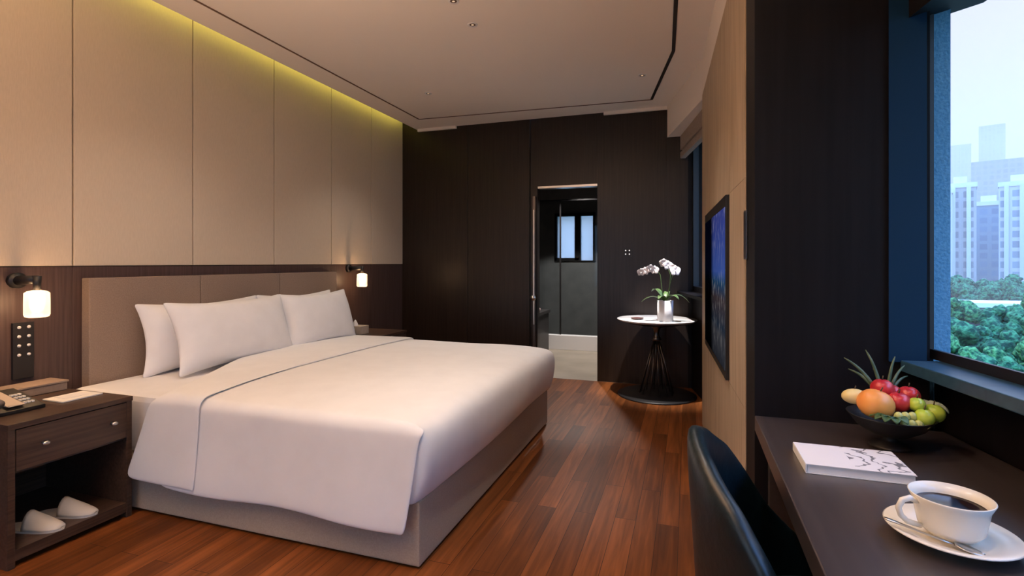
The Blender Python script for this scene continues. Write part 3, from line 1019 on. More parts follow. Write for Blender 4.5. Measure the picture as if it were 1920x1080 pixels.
for k in range(12):
    a = 2 * PI * k / 12 + 0.2
    bm = bmesh.new()
    atube(bm, [(TX + 0.026 * math.cos(a), TY + 0.026 * math.sin(a), 0.50), (TX + 0.15 * math.cos(a), TY + 0.15 * math.sin(a), 0.014)], 0.005, 6)
    finish('pedestal_rod', bm, M['darkmetal'], t, True)
PX, PY = -0.188, 4.70
t = thing('potted_orchid', 'white orchid in a white cylindrical pot on the round table', 'plant', (PX, PY, TZ))
lathe('pot', [(0, 0), (0.060, 0), (0.066, 0.006), (0.068, 0.18), (0.063, 0.18), (0.061, 0.165), (0, 0.165)], (PX, PY, TZ + 0.0005), mat('pot_glaze', (0.78, 0.78, 0.80), 0.7), t)
lathe('potting_moss', [(0, 0.172), (0.05, 0.170), (0.06, 0.166)], (PX, PY, TZ), mat('moss', (0.05, 0.07, 0.02), 0.9), t)
leafm = noisy('orchid_leaf', (0.055, 0.11, 0.03), (0.10, 0.18, 0.055), (20, 20, 20), 0.4)
def leaf(name, base, ang, length, width, rise, droop, m, parent, fold=0.25):
    rows = []
    N = 10
    for k in range(N + 1):
        f = k / N
        r = length * f
        z = rise * math.sin(f * PI * 0.62) - droop * f * f
        wd = width * math.sin(PI * min(1, 0.10 + 0.9 * f)) ** 0.7 + 0.0015
        c = Vector((math.cos(ang) * r, math.sin(ang) * r, z)); s = Vector((-math.sin(ang), math.cos(ang), 0))
        rows.append([Vector(base) + c + s * wd * q + Vector((0, 0, abs(q) * wd * fold)) for q in (-1, -0.5, 0, 0.5, 1)])
    bm = bmesh.new()
    grid_surface(bm, rows)
    o = finish(name, bm, m, parent, True)
    solid(o, 0.002, 0)
    return o
for ang, ln, wd, rise, dr in ((0.1, 0.20, 0.028, 0.10, 0.10), (3.3, 0.20, 0.026, 0.07, 0.07), (2.5, 0.15, 0.028, 0.12, 0.03), (-0.6, 0.14, 0.03, 0.08, 0.05), (4.3, 0.13, 0.026, 0.07, 0.04), (1.4, 0.14, 0.024, 0.10, 0.04)):
    leaf('leaf', (PX, PY, TZ + 0.17), ang, ln, wd, rise, dr, leafm, t)
stems = [[(PX - 0.01, PY, TZ + 0.16), (PX - 0.03, PY, TZ + 0.30), (PX - 0.04, PY, TZ + 0.40), (PX - 0.08, PY - 0.01, TZ + 0.455), (PX - 0.14, PY - 0.03, TZ + 0.445), (PX - 0.20, PY - 0.04, TZ + 0.425)],
         [(PX + 0.01, PY, TZ + 0.16), (PX + 0.035, PY, TZ + 0.30), (PX + 0.045, PY, TZ + 0.40), (PX + 0.02, PY, TZ + 0.47), (PX - 0.01, PY - 0.02, TZ + 0.50)],
         [(PX + 0.015, PY, TZ + 0.16), (PX + 0.04, PY, TZ + 0.32), (PX + 0.06, PY, TZ + 0.39), (PX + 0.08, PY - 0.01, TZ + 0.42)]]
petal = mat('orchid_petal', (0.88, 0.84, 0.88), 0.6)
for s in stems:
    tube('stem', s, 0.0032, leafm, t, 6)
def flower(c, rz, rx, s):
    bm = bmesh.new()
    for k in range(5):
        a = PI / 2 + k * 2 * PI / 5
        wdt_ = 0.62 if k in (1, 4) else 0.42
        rows = []
        for i in range(6):
            f = i / 5
            r = s * (0.12 + 0.88 * f)
            wd = s * wdt_ * math.sin(PI * min(0.98, 0.15 + 0.80 * f)) ** 0.8
            rows.append([Vector((math.cos(a) * r - math.sin(a) * wd * q, -0.10 * s * math.sin(f * 2.6) + 0.08 * s * abs(q), math.sin(a) * r + math.cos(a) * wd * q)) for q in (-1, 0, 1)])
        grid_surface(bm, rows)
    aball(bm, (0, -0.18 * s, -0.1 * s), 0.22 * s, 1, (0.7, 1, 1))
    bmesh.ops.transform(bm, matrix=Matrix.Translation(c) @ Matrix.Rotation(rz, 4, 'Z') @ Matrix.Rotation(rx, 4, 'X'), verts=bm.verts)
    o = finish('flower', bm, petal, t, True)
    return o
for c, rz, rx, s in (((PX - 0.20, PY - 0.05, TZ + 0.425), 0.2, 0.3, 0.036), ((PX - 0.165, PY - 0.05, TZ + 0.435), -0.2, 0.1, 0.036), ((PX - 0.12, PY - 0.05, TZ + 0.455), 0.3, 0.3, 0.040), ((PX - 0.085, PY - 0.04, TZ + 0.445), -0.1, 0, 0.038),
                     ((PX - 0.01, PY - 0.04, TZ + 0.505), 0.1, 0.2, 0.040), ((PX + 0.025, PY - 0.04, TZ + 0.485), 0.4, 0, 0.042), ((PX + 0.085, PY - 0.04, TZ + 0.44), 0.2, -0.1, 0.046), ((PX + 0.065, PY - 0.03, TZ + 0.465), -0.3, 0.2, 0.034)):
    flower(c, rz, rx, s)
t = thing('small_dish', 'small dark round dish at the left on the white table top', 'dish', (-0.43, 4.77, TZ + 0.001))
lathe('dish_body', [(0, 0), (0.04, 0), (0.058, 0.012), (0.055, 0.014), (0.038, 0.005), (0, 0.005)], (-0.43, 4.77, TZ + 0.001), mat('dish_brown', (0.12, 0.07, 0.06), 0.3), t)
lathe('dish_content', [(0, 0.018), (0.025, 0.014), (0.04, 0.006)], (-0.43, 4.77, TZ + 0.001), mat('dish_red', (0.10, 0.03, 0.03), 0.5), t)

# ------------------------------------------------------------------ desk
t = thing('desk', 'long charcoal built-in desk under the window', 'desk', (0.45, 0.9, 0))
DY0 = 0.16
def wx(y, off=0.005):   # x of the apron wall face at y
    return WA.x + WD.x * ((WA.y - y) / 0.988) + off - 0.005
prism('desk_top', [(0.186, DY0), (wx(DY0), DY0), (wx(1.679), 1.679), (0.186, 1.679)], 0.705, 0.75, M['desk'], t, 0.003)
prism('side_panel', [(0.22, DY0 + 0.02), (wx(DY0) - 0.01, DY0 + 0.02), (wx(DY0) - 0.01, DY0 + 0.06), (0.22, DY0 + 0.06)], 0, 0.704, M['desk'], t)
prism('side_panel', [(0.22, 1.63), (0.63, 1.63), (0.63, 1.67), (0.22, 1.67)], 0, 0.704, M['desk'], t)

# book
t = thing('book', 'white paperback with grey sketch cover lying on the desk', 'book', (0.337, 1.322, 0.751))
cov = mat('book_cover', (0.84, 0.80, 0.78), 0.5)
n = cov.node_tree; b = n.nodes['Principled BSDF']; L = n.links.new
tcn = n.nodes.new('ShaderNodeTexCoord'); wv = n.nodes.new('ShaderNodeTexWave'); wv.inputs['Scale'].default_value = 1.7
wv.inputs['Distortion'].default_value = 14; wv.inputs['Detail'].default_value = 3; wv.inputs['Detail Scale'].default_value = 1.6
r = n.nodes.new('ShaderNodeValToRGB'); r.color_ramp.elements[0].position = 0.03; r.color_ramp.elements[1].position = 0.12
r.color_ramp.elements[0].color = (0.16, 0.16, 0.17, 1); r.color_ramp.elements[1].color = (0.84, 0.80, 0.78, 1)
sx = n.nodes.new('ShaderNodeSeparateXYZ'); L(tcn.outputs['Generated'], sx.inputs[0]); L(tcn.outputs['Generated'], wv.inputs[0])
st = n.nodes.new('ShaderNodeMath'); st.operation = 'GREATER_THAN'; st.inputs[1].default_value = 0.48; L(sx.outputs['X'], st.inputs[0])
mxn = n.nodes.new('ShaderNodeMix'); mxn.data_type = 'RGBA'; mxn.inputs['A'].default_value = (0.84, 0.80, 0.78, 1)
L(st.outputs[0], mxn.inputs['Factor']); L(wv.outputs['Fac'], r.inputs[0]); L(r.outputs[0], mxn.inputs['B']); L(mxn.outputs['Result'], b.inputs['Base Color'])
box('pages', 0.242, 0.435, 1.255, 1.391, 0.7525, 0.768, M['paper'], t)
box('front_cover', 0.238, 0.437, 1.252, 1.394, 0.7685, 0.7705, cov, t)
box('back_cover', 0.238, 0.437, 1.252, 1.394, 0.7505, 0.752, M['paper'], t)
box('spine', 0.2375, 0.2405, 1.252, 1.394, 0.752, 0.7685, M['paper'], t)

# saucer, cup, spoon
SX, SY = 0.400, 1.018
tag(lathe('saucer', [(0, 0.002), (0.036, 0.0), (0.038, 0.004), (0.062, 0.009), (0.088, 0.019), (0.0895, 0.0205), (0.087, 0.022), (0.060, 0.0125), (0.036, 0.008), (0, 0.008)], (SX, SY, 0.7502), M['ceramic'], None, 48),
    'white porcelain saucer under the coffee cup on the desk', 'saucer')
t = thing('coffee_cup', 'white porcelain cup of black coffee on its saucer', 'cup', (SX, SY, 0.7590))
Z0 = 0.7595
lathe('cup_body', [(0, 0.0), (0.026, 0.0), (0.028, 0.004), (0.034, 0.006), (0.043, 0.016), (0.0465, 0.034), (0.0495, 0.052), (0.056, 0.066), (0.0545, 0.067), (0.0475, 0.053), (0.0445, 0.034), (0.040, 0.018), (0.03, 0.010), (0, 0.009)], (SX, SY, Z0), M['ceramic'], t, 48)
lathe('coffee', [(0, 0.050), (0.0460, 0.050), (0.0468, 0.0505)], (SX, SY, Z0), mat('black_coffee', (0.012, 0.005, 0.003), 0.08), t, 40)
ha = PI + 0.25
def hp(r, z): return (SX + r * math.cos(ha), SY + r * math.sin(ha), Z0 + z)
tube('handle', [hp(0.050, 0.054), hp(0.062, 0.060), hp(0.074, 0.056), hp(0.080, 0.044), hp(0.076, 0.032), hp(0.066, 0.022), hp(0.045, 0.016)], [0.004, 0.0048, 0.0048, 0.0045, 0.0045, 0.0045, 0.004], M['ceramic'], t, 10)
t = thing('teaspoon', 'small steel teaspoon lying on the saucer in front of the cup', 'spoon', (0.365, 0.983, 0.772))
bm = bmesh.new()
a = Vector((0.303, 1.000, 0.783)); bb = Vector((0.388, 0.9745, 0.7665)); d = (bb - a).normalized(); s = Vector((-d.y, d.x, 0)).normalized()
rows = []
for f, wd in ((0, 0.002), (0.06, 0.0045), (0.3, 0.0030), (0.8, 0.0022), (1, 0.003)):
    p = a + (bb - a) * f
    rows.append([p + s * wd * q for q in (-1, 0, 1)])
grid_surface(bm, rows)
o = finish('handle', bm, M['metal'], t, True); solid(o, 0.0018, 0)
bm = bmesh.new()
rows = []
for k in range(9):
    f = k / 8; p = bb + d * 0.036 * f
    wd = 0.0115 * math.sin(PI * min(.97, .08 + .9 * f)) ** 0.6
    rows.append([p + s * wd * q + Vector((0, 0, -0.005 * (1 - q * q) * math.sin(PI * f) + 0.002)) for q in (-1, -0.6, 0, 0.6, 1)])
grid_surface(bm, rows)
o = finish('spoon_bowl', bm, M['metal'], t, True); solid(o, 0.0012, 0)

# fruit bowl
FX, FY = 0.468, 1.50
t = thing('fruit_bowl', 'black footed bowl piled with fruit on the desk corner', 'bowl', (FX, FY, 0.7505))
lathe('bowl_body', [(0, 0.028), (0.020, 0.028), (0.042, 0.032), (0.070, 0.050), (0.090, 0.076), (0.092, 0.078), (0.088, 0.078), (0.068, 0.055), (0.042, 0.038), (0, 0.036)], (FX, FY, 0.7505), M['black'], t, 40)
lathe('foot', [(0, 0), (0.045, 0), (0.042, 0.006), (0.018, 0.014), (0.014, 0.022), (0.022, 0.031), (0, 0.031)], (FX, FY, 0.7505), M['black'], t, 32)
RGT = Vector((0.947, 0.3206, 0)); DEP = Vector((-0.3206, 0.947, 0))
# local offsets: r to the right of the view, d away, z above desk
def fpos(r, d, z): return Vector((FX, FY, 0.75)) + RGT * r + DEP * d + Vector((0, 0, z))
def fruit(name, label, cat, pos, r, sc, m, rot=None, group=None, stem=None, dimple=0.0):
    bm = bmesh.new()
    vv = aball(bm, (0, 0, 0), r, 3, sc)
    if dimple:
        for v in vv:
            h = math.hypot(v.co.x, v.co.y) / r
            v.co.z -= dimple * r * math.exp(-(h / 0.3) ** 2) * (1 if v.co.z > 0 else -1)
    R = (rot if rot else Matrix.Identity(4))
    bmesh.ops.transform(bm, matrix=Matrix.Translation(pos) @ R, verts=bm.verts)
    if stem is None:
        return tag(finish(name, bm, m, None, True), label, cat, group)
    t = thing(name, label, cat, pos, group)
    finish('skin', bm, m, t, True)
    bm = bmesh.new()
    atube(bm, [R @ Vector((0, 0, r * sc[2] * (1 - dimple) * 0.95)) + pos, R @ Vector((0.002, 0, r * sc[2] + 0.008)) + pos], 0.0015, 6)
    finish('stalk', bm, stem, t, True)
    return t
brown = mat('stalk_brown', (0.08, 0.05, 0.02), 0.8)
mango = noisy('orange_skin', (0.80, 0.26, 0.05), (0.86, 0.38, 0.09), (12, 12, 12), 0.38, 0.1)
fruit('orange', 'large orange fruit at the left of the bowl', 'fruit', fpos(-0.046, -0.015, 0.108), 0.037, (1.08, 1, 0.97), mango, Matrix.Rotation(0.3, 4, 'Y'), stem=brown, dimple=0.08)
fruit('pear', 'pale yellow fruit peeping out behind the orange one', 'fruit', fpos(-0.070, 0.025, 0.116), 0.021, (1.4, 1, 0.9), noisy('pale_yellow_skin', (0.75, 0.55, 0.20), (0.85, 0.68, 0.32), (20, 20, 20), 0.4), None, stem=brown)
red = noisy('red_skin', (0.42, 0.012, 0.025), (0.62, 0.05, 0.05), (30, 30, 30), 0.3, 0.1)
for label, p, rr in (('red fruit at the top of the pile beside the orange', fpos(0.002, 0.03, 0.135), 0.026), ('red fruit just right of the large orange one, lower down', fpos(0.012, -0.012, 0.112), 0.026),
                     ('red fruit at the right above the green ones', fpos(0.060, 0.02, 0.120), 0.025), ('small red fruit behind in the middle of the bowl', fpos(0.038, 0.045, 0.122), 0.020)):
    fruit('red_apple', label, 'fruit', p, rr, (1, 1, 0.92), red, stem=brown, dimple=0.1, group='red fruits in the bowl')
green = noisy('green_skin', (0.36, 0.52, 0.03), (0.50, 0.62, 0.08), (25, 25, 25), 0.3)
for label, p, rr in (('bright green fruit at the front of the bowl', fpos(0.032, -0.065, 0.090), 0.021), ('green fruit at the right rim of the bowl', fpos(0.074, -0.040, 0.093), 0.023), ('yellow-green fruit resting above the front green ones', fpos(0.038, -0.035, 0.112), 0.018)):
    fruit('green_apple', label, 'fruit', p, rr, (1, 1, 0.95), green, stem=brown, dimple=0.08, group='green fruits in the bowl')
lime = noisy('pale_green_grape', (0.45, 0.50, 0.14), (0.62, 0.60, 0.25), (30, 30, 30), 0.25)
for k in range(7):
    p = fpos(-0.018 + 0.016 * (k % 4) - 0.006 * (k // 4), -0.072 + 0.012 * (k // 4), 0.076 + 0.015 * (k // 4))
    fruit('grape', ['leftmost', 'second from left', 'third from left', 'rightmost', 'upper left', 'upper middle', 'upper right'][k] + ' of the small pale green grapes at the front rim of the bowl', 'grape', p, 0.0095, (1, 1, 1.15), lime, group='pale green grapes in the bowl')
dg = noisy('garnish_green', (0.02, 0.06, 0.018), (0.06, 0.13, 0.04), (40, 40, 40), 0.5)
t = thing('leaf_garnish', 'dark green leafy garnish under the orange fruit on the bowl rim', 'leaves', fpos(-0.045, -0.07, 0.08))
for a in (3.6, 4.1, 4.6, 5.1, 3.0):
    leaf('leaf', fpos(-0.035, -0.055, 0.082), a, 0.045, 0.012, 0.016, 0.012, dg, t)
t = thing('herb_sprig', 'pale green leafy sprig at the right end of the fruit bowl', 'leaves', fpos(0.085, -0.01, 0.09))
pg = noisy('pale_leaf', (0.35, 0.42, 0.28), (0.50, 0.55, 0.42), (40, 40, 40), 0.5)
for a in (-0.9, -0.4, 0.1, 0.6):
    leaf('leaf', fpos(0.078, -0.01, 0.090), a + 0.3, 0.045, 0.011, 0.028, 0.022, pg, t)
t = thing('pineapple_leaves', 'tuft of long pointed green leaves rising from the fruit bowl', 'leaves', fpos(0.02, 0.03, 0.10))
for ax, h, lean in ((-0.085, 0.205, 0.03), (-0.030, 0.225, 0.03), (0.038, 0.210, 0.02), (0.070, 0.185, 0.03), (0.078, 0.158, 0.03), (-0.055, 0.17, 0.06), (0.01, 0.17, 0.06)):
    base = fpos(0.015, 0.035, 0.09); tip = fpos(0.015 + ax, 0.035 + lean, h); side = RGT
    rows = []
    for k in range(8):
        f = k / 7
        p = base.lerp(tip, f) + Vector((0, 0, 0.018 * math.sin(PI * f)))
        wd = 0.0055 * (1 - f) ** 0.6 + 0.0004
        dd = (tip - base).normalized(); sd = dd.cross(DEP).normalized()
        rows.append([p + sd * wd * q + DEP * (0.002 * (q * q)) for q in (-1, 0, 1)])
    bm = bmesh.new(); grid_surface(bm, rows)
    o = finish('leaf', bm, noisy('pineapple_leaf', (0.05, 0.085, 0.035), (0.12, 0.16, 0.08), (30, 30, 30), 0.5) if 'pineapple_leaf' not in bpy.data.materials else bpy.data.materials['pineapple_leaf'], t, True)
    solid(o, 0.0015, 0)

# ------------------------------------------------------------------ tub chair
CX, CY = 0.295, 1.155
t = thing('tub_chair', 'black leather tub chair pushed under the desk', 'chair', (CX, CY, 0))
def rim(dl):   # dl degrees away from the middle of the back
    pts = [(0, 0.862), (20, 0.832), (40, 0.775), (52, 0.71), (66, 0.61), (80, 0.54), (100, 0.50)]
    dl = abs(dl)
    for (a, za), (b_, zb_) in zip(pts, pts[1:]):
        if dl <= b_:
            f = (dl - a) / (b_ - a); return za + (zb_ - za) * f
    return pts[-1][1]
bm = bmesh.new()
rows_o = []
for k in range(41):
    dl = -100 + 200 * k / 40
    a = math.radians(180 - dl * -1)
    zt = rim(dl)
    ca, sa = math.cos(a), math.sin(a)
    th = 0.045
    row = []
    # outer up, over the rolled rim, inner down
    for f in (0, 0.25, 0.5, 0.75, 0.95):
        z = 0.30 + (zt - 0.02 - 0.30) * f
        ro = 0.265 + 0.035 * f
        row.append((CX + ro * ca, CY + ro * sa, z))
    row.append((CX + 0.297 * ca, CY + 0.297 * sa, zt - 0.006))
    row.append((CX + 0.280 * ca, CY + 0.280 * sa, zt))
    row.append((CX + 0.262 * ca, CY + 0.262 * sa, zt - 0.008))
    for f in (0.93, 0.7, 0.4, 0.0):
        z = 0.36 + (zt - 0.02 - 0.36) * f
        ri = 0.225 + 0.03 * f
        row.append((CX + ri * ca, CY + ri * sa, z))
    rows_o.append(row)
V = grid_surface(bm, rows_o)
bm.faces.new(V[0]); bm.faces.new(V[-1][::-1])
for a_, b_ in zip(V, V[1:]): bm.faces.new((a_[0], b_[0], b_[-1], a_[-1]))
o = finish('backrest', bm, M['leather'], t, True); subsurf(o, 1)
bm = bmesh.new()
pts = [(CX + 0.24 * math.cos(a) * (1 if math.cos(a) < 0 else 1.05), CY + 0.235 * math.sin(a)) for a in [2 * PI * k / 28 for k in range(28)]]
aprism(bm, pts, 0.36, 0.465, 0.02)
finish('seat', bm, M['leather'], t, True)
bm = bmesh.new()
aprism(bm, [(CX + (p[0] - CX) * 0.95, CY + (p[1] - CY) * 0.95) for p in pts], 0.30, 0.36)
finish('seat_frame', bm, M['leather'], t)
for sx_, sy_ in ((-1, -1), (-1, 1), (1, -1), (1, 1)):
    tube('leg', [(CX + 0.15 * sx_, CY + 0.15 * sy_, 0.30), (CX + 0.20 * sx_, CY + 0.20 * sy_, 0.0)], [0.018, 0.011], M['black'], t)

# ------------------------------------------------------------------ ceiling lights
def downlight(label, x, y, power, visible=True, r=0.020, blend=0.9, size=1.9, zc=ZC, aim=None):
    ZC = zc
    t = thing('downlight', label, 'downlight', (x, y, ZC - 0.01), 'ceiling downlights')
    lathe('trim_ring', [(r, -0.001), (r + 0.011, -0.003), (r + 0.013, 0.0015), (r, 0.0015)], (x, y, ZC - 0.002), M['white'], t, 24)
    lathe('lens', [(0, -0.0012), (r, -0.0012)], (x, y, ZC - 0.001), M['slot_soft'] , t, 20)
    lathe('glow', [(0, -0.0022), (r * 0.45, -0.0022)], (x, y, ZC - 0.001), emit('downlight_glow', WARM2, 0.5) if 'downlight_glow' not in bpy.data.materials else bpy.data.materials['downlight_glow'], t, 16)
    rot = (Vector(aim) - Vector((x, y, ZC))).to_track_quat('-Z', 'Y').to_euler() if aim else (0, 0, 0)
    lamp('downlight_beam', 'SPOT', (x, y, ZC - 0.02), power, NEUT, rot=rot, spot_size=size, spot_blend=blend, shadow_soft_size=0.03, parent=t)
downlight('small round downlight near the middle of the ceiling above the bed', -1.293, 3.04, 4)
downlight('small round downlight in the ceiling near the far left corner above the bed head', -2.193, 4.15, 22)
downlight('small round downlight in the ceiling by the black slot above the round table', -0.35, 4.30, 330, size=0.55, aim=(-0.27, 4.84, 0.69))
downlight('small round ceiling downlight at the top edge of the picture', -1.28, 2.73, 4)
downlight('added ceiling light out of view above the head of the bed', -2.2, 2.2, 16)  # extra unseen lamp, put in to light the bed head
downlight('added ceiling light out of view in the aisle nearest the television', -0.46, 2.85, 24, size=1.40)  # extra unseen lamp, brightens bed foot and television wall
downlight('added ceiling light out of view in the aisle before the television', -0.46, 2.1, 24, size=1.40)  # second extra lamp for the aisle, also unseen
downlight('added ceiling light in the aisle beside the desk, above the frame', -0.45, 1.35, 20, size=1.45)  # extra unseen lamp for the near end of the aisle
downlight('added ceiling light behind the viewer', -1.6, -0.6, 10)  # extra unseen lamp, adds fill from behind
downlight('added light out of view in the lowered ceiling over the desk', 0.40, 0.75, 9, zc=2.40)  # extra unseen lamp, put in to brighten cup, book and fruit

# uplighter floor lamp added outside the picture to brighten the ceiling
def uplighter(label, x, y, power):
    t = thing('added_floor_lamp', label, 'lamp', (x, y, 0))
    lathe('base', [(0, 0), (0.14, 0), (0.14, 0.02), (0, 0.025)], (x, y, 0), M['black'], t)
    tube('pole', [(x, y, 0.02), (x, y, 1.62)], 0.012, M['black'], t)
    lathe('lamp_bowl', [(0, 1.62), (0.06, 1.625), (0.13, 1.66), (0.16, 1.71), (0.155, 1.71), (0.12, 1.67), (0, 1.64)], (x, y, 0), M['black'], t)
    lamp('ceiling_fill', 'SPOT', (x, y, 1.68), power, WARM2, rot=(PI, 0, 0), spot_size=2.9, spot_blend=0.9, shadow_soft_size=0.06, parent=t)
uplighter('added uplighter floor lamp, out of view left of the viewer', -1.4, 0.32, 290)

# ------------------------------------------------------------------ outside: ground, trees, towers, haze
GZ = -16
VA = math.atan2(0.55, 1.235)      # view direction of the window gap, measured from +y towards +x
def op(dist, ang, z=0):           # ang in radians relative to that direction (+ to the right)
    a = VA + ang
    return Vector((dist * math.sin(a), dist * math.cos(a), z))
bm = bmesh.new()
abox(bm, -200, 1800, -300, 2200, GZ - 1, GZ)
struct(finish('ground', bm, noisy('ground_green', (0.05, 0.10, 0.06), (0.12, 0.17, 0.12), (0.03, 0.03, 0.03), 0.9)))
leaves = [noisy('tree_leaves_a', (0.012, 0.080, 0.030), (0.14, 0.40, 0.125), (2.2, 2.2, 2.2), 0.9, 0.0, 8, lo=0.42, hi=0.60),
          noisy('tree_leaves_b', (0.010, 0.070, 0.032), (0.080, 0.29, 0.110), (2.0, 2.0, 2.0), 0.9, 0.0, 8, lo=0.42, hi=0.60),
          noisy('tree_leaves_c', (0.03, 0.110, 0.024), (0.23, 0.46, 0.105), (2.4, 2.4, 2.4), 0.9, 0.0, 8, lo=0.42, hi=0.60)]
for lm in leaves:
    n = lm.node_tree; nz_ = [q for q in n.nodes if q.type == 'TEX_NOISE'][0]
    bp_ = n.nodes.new('ShaderNodeBump'); bp_.inputs['Strength'].default_value = 1.0; bp_.inputs['Distance'].default_value = 0.6
    n.links.new(nz_.outputs['Fac'], bp_.inputs['Height']); n.links.new(bp_.outputs[0], n.nodes['Principled BSDF'].inputs['Normal'])
bark = mat('bark', (0.07, 0.05, 0.04), 0.9)
def tree(label, pos, H, R, mi, seed):
    rnd = random.Random(seed)
    t = thing('tree', label, 'tree', (pos.x, pos.y, GZ), 'trees below the window')
    tube('trunk', [(pos.x, pos.y, GZ), (pos.x + 0.3, pos.y, GZ + H * 0.6)], [0.35, 0.2], bark, t, 8)
    bm = bmesh.new()
    for k in range(44):
        a = rnd.uniform(0, 2 * PI); rr = R * 0.75 * math.sqrt(rnd.random()); zz = rnd.uniform(0.45, 0.93) * H
        rad = R * rnd.uniform(0.14, 0.34) * (1.15 - 0.5 * zz / H)
        prof = math.sin(PI * min(1, max(0.05, (zz / H - 0.30) / 0.72))) ** 0.6
        g = aball(bm, (pos.x + rr * prof * math.cos(a), pos.y + rr * prof * math.sin(a), GZ + zz), rad, 3)
        for v in g:
            d = noise.noise(v.co * 1.3) * 0.38 * rad + noise.noise(v.co * 3.5) * 0.25 * rad
            c = Vector((pos.x + rr * prof * math.cos(a), pos.y + rr * prof * math.sin(a), GZ + zz))
            v.co += (v.co - c).normalized() * d
    finish('crown', bm, leaves[mi], t, True)
kinds = ['bright green bushy tree', 'dark bluish green tree', 'light yellow-green tree']
spots = [  # dist, ang(deg), height, radius, kind
    (46, -2.6, 8.5, 4.0, 0), (44, 1.2, 7.5, 3.8, 2), (50, 4.0, 9.5, 4.3, 0), (58, -0.4, 9.5, 4.4, 1), (60, -3.6, 11.0, 4.6, 0), (62, 2.6, 11.3, 4.8, 0),
    (72, 4.6, 12.5, 5.0, 1), (76, -1.2, 11.0, 4.8, 1), (80, 1.6, 12.6, 5.0, 1), (95, 3.6, 13.8, 5.5, 0), (98, -3.2, 12.6, 5.2, 0), (42, -6.5, 8, 4, 2),
    (48, 8.0, 9, 4.5, 1), (70, 8.5, 12, 5, 0), (52, 13, 9, 5, 0), (75, 14, 12, 5, 1), (60, -9, 10, 5, 1), (85, -7, 12, 5, 0), (40, 5.2, 6.0, 3.4, 1), (38, -0.8, 5.2, 3.2, 0)]
where = ['nearest on the left of the window view', 'low in the middle of the window view', 'large and rounded at right in the window view', 'between the two nearest big crowns', 'tall against the pier at left', 'middle of the view with the broad crown',
         'tall at the right below the apartment towers', 'behind in the dip of the canopy', 'behind the broad middle crown', 'far right at the foot of the white tower', 'far left by the pale low roof', 'outside the left of the pane',
         'off to the right of the pane', 'farther off to the right', 'well off to the right beside others', 'far off to the right', 'left of the pier', 'far left behind the pier', 'lowest at the right by the frame', 'lowest at the left above the frame']
for i, (d, a, h, r_, k) in enumerate(spots):
    tree(kinds[k] + ', ' + where[i], op(d, math.radians(a)), h, r_, k, 40 + i)
# distant belt of trees at the foot of the towers
for i in range(9):
    tree('distant round tree, %s in the row at the foot of the towers' % ['leftmost', 'second from left', 'third from left', 'fourth from left', 'middle', 'fifth from right', 'third from right', 'second from right', 'rightmost'][i],
         op(150, math.radians(-6 + 1.6 * i)), 12.5 + (i * 7 % 3), 6.5, 1, 90 + i)
# low pale roof among the trees
t = thing('low_building', 'low pale building with a long white roof among the trees', 'building', tuple(op(112, math.radians(-1.6), GZ)))
ctr = op(112, math.radians(-1.6), GZ)
pale = mat('pale_wall', (0.55, 0.56, 0.56), 0.8)
box('walls', ctr.x - 11, ctr.x + 11, ctr.y - 3, ctr.y + 3, GZ, GZ + 10.2, pale, t)
box('roof', ctr.x - 12, ctr.x + 12, ctr.y - 4, ctr.y + 4, GZ + 10.2, GZ + 10.9, mat('white_roof', (0.85, 0.85, 0.84), 0.7), t)
box('window', ctr.x - 8, ctr.x + 8, ctr.y - 3.1, ctr.y - 2.95, GZ + 7.2, GZ + 8.6, M['bathdark'], t)

def facade(name, c1, c2, sx_, sz_):
    m = mat(name, c1, 0.8)
    n = m.node_tree; b = n.nodes['Principled BSDF']; L = n.links.new
    tcn = n.nodes.new('ShaderNodeTexCoord'); mp = n.nodes.new('ShaderNodeMapping')
    geo = n.nodes.new('ShaderNodeSeparateXYZ'); L(tcn.outputs['Object'], geo.inputs[0])
    ad_ = n.nodes.new('ShaderNodeMath'); ad_.operation = 'ADD'; L(geo.outputs['X'], ad_.inputs[0]); L(geo.outputs['Y'], ad_.inputs[1])
    cb = n.nodes.new('ShaderNodeCombineXYZ'); L(ad_.outputs[0], cb.inputs[0]); L(geo.outputs['Z'], cb.inputs[1])
    br = n.nodes.new('ShaderNodeTexBrick'); br.offset = 0; br.inputs['Scale'].default_value = 1
    br.inputs['Brick Width'].default_value = sx_; br.inputs['Row Height'].default_value = sz_; br.inputs['Mortar Size'].default_value = 0.55; br.inputs['Mortar Smooth'].default_value = 0
    br.inputs['Color1'].default_value = (*c2, 1); br.inputs['Color2'].default_value = tuple(x * 1.35 for x in c2) + (1,); br.inputs['Mortar'].default_value = (*c1, 1)
    L(cb.outputs[0], br.inputs[0]); L(br.outputs['Color'], b.inputs['Base Color'])
    return m
fa = [facade('tower_white', (0.68, 0.60, 0.54), (0.28, 0.29, 0.29), 2.6, 3.0), facade('tower_blue', (0.20, 0.27, 0.28), (0.12, 0.19, 0.22), 3.0, 3.0), facade('tower_cream', (0.50, 0.43, 0.37), (0.24, 0.22, 0.20), 3.4, 3.0), facade('tower_grey', (0.32, 0.30, 0.29), (0.22, 0.22, 0.23), 3.0, 3.2)]
wall_w = mat('white_fin', (0.76, 0.68, 0.61), 0.8)
pane_d = mat('dark_pane', (0.05, 0.07, 0.09), 0.3)
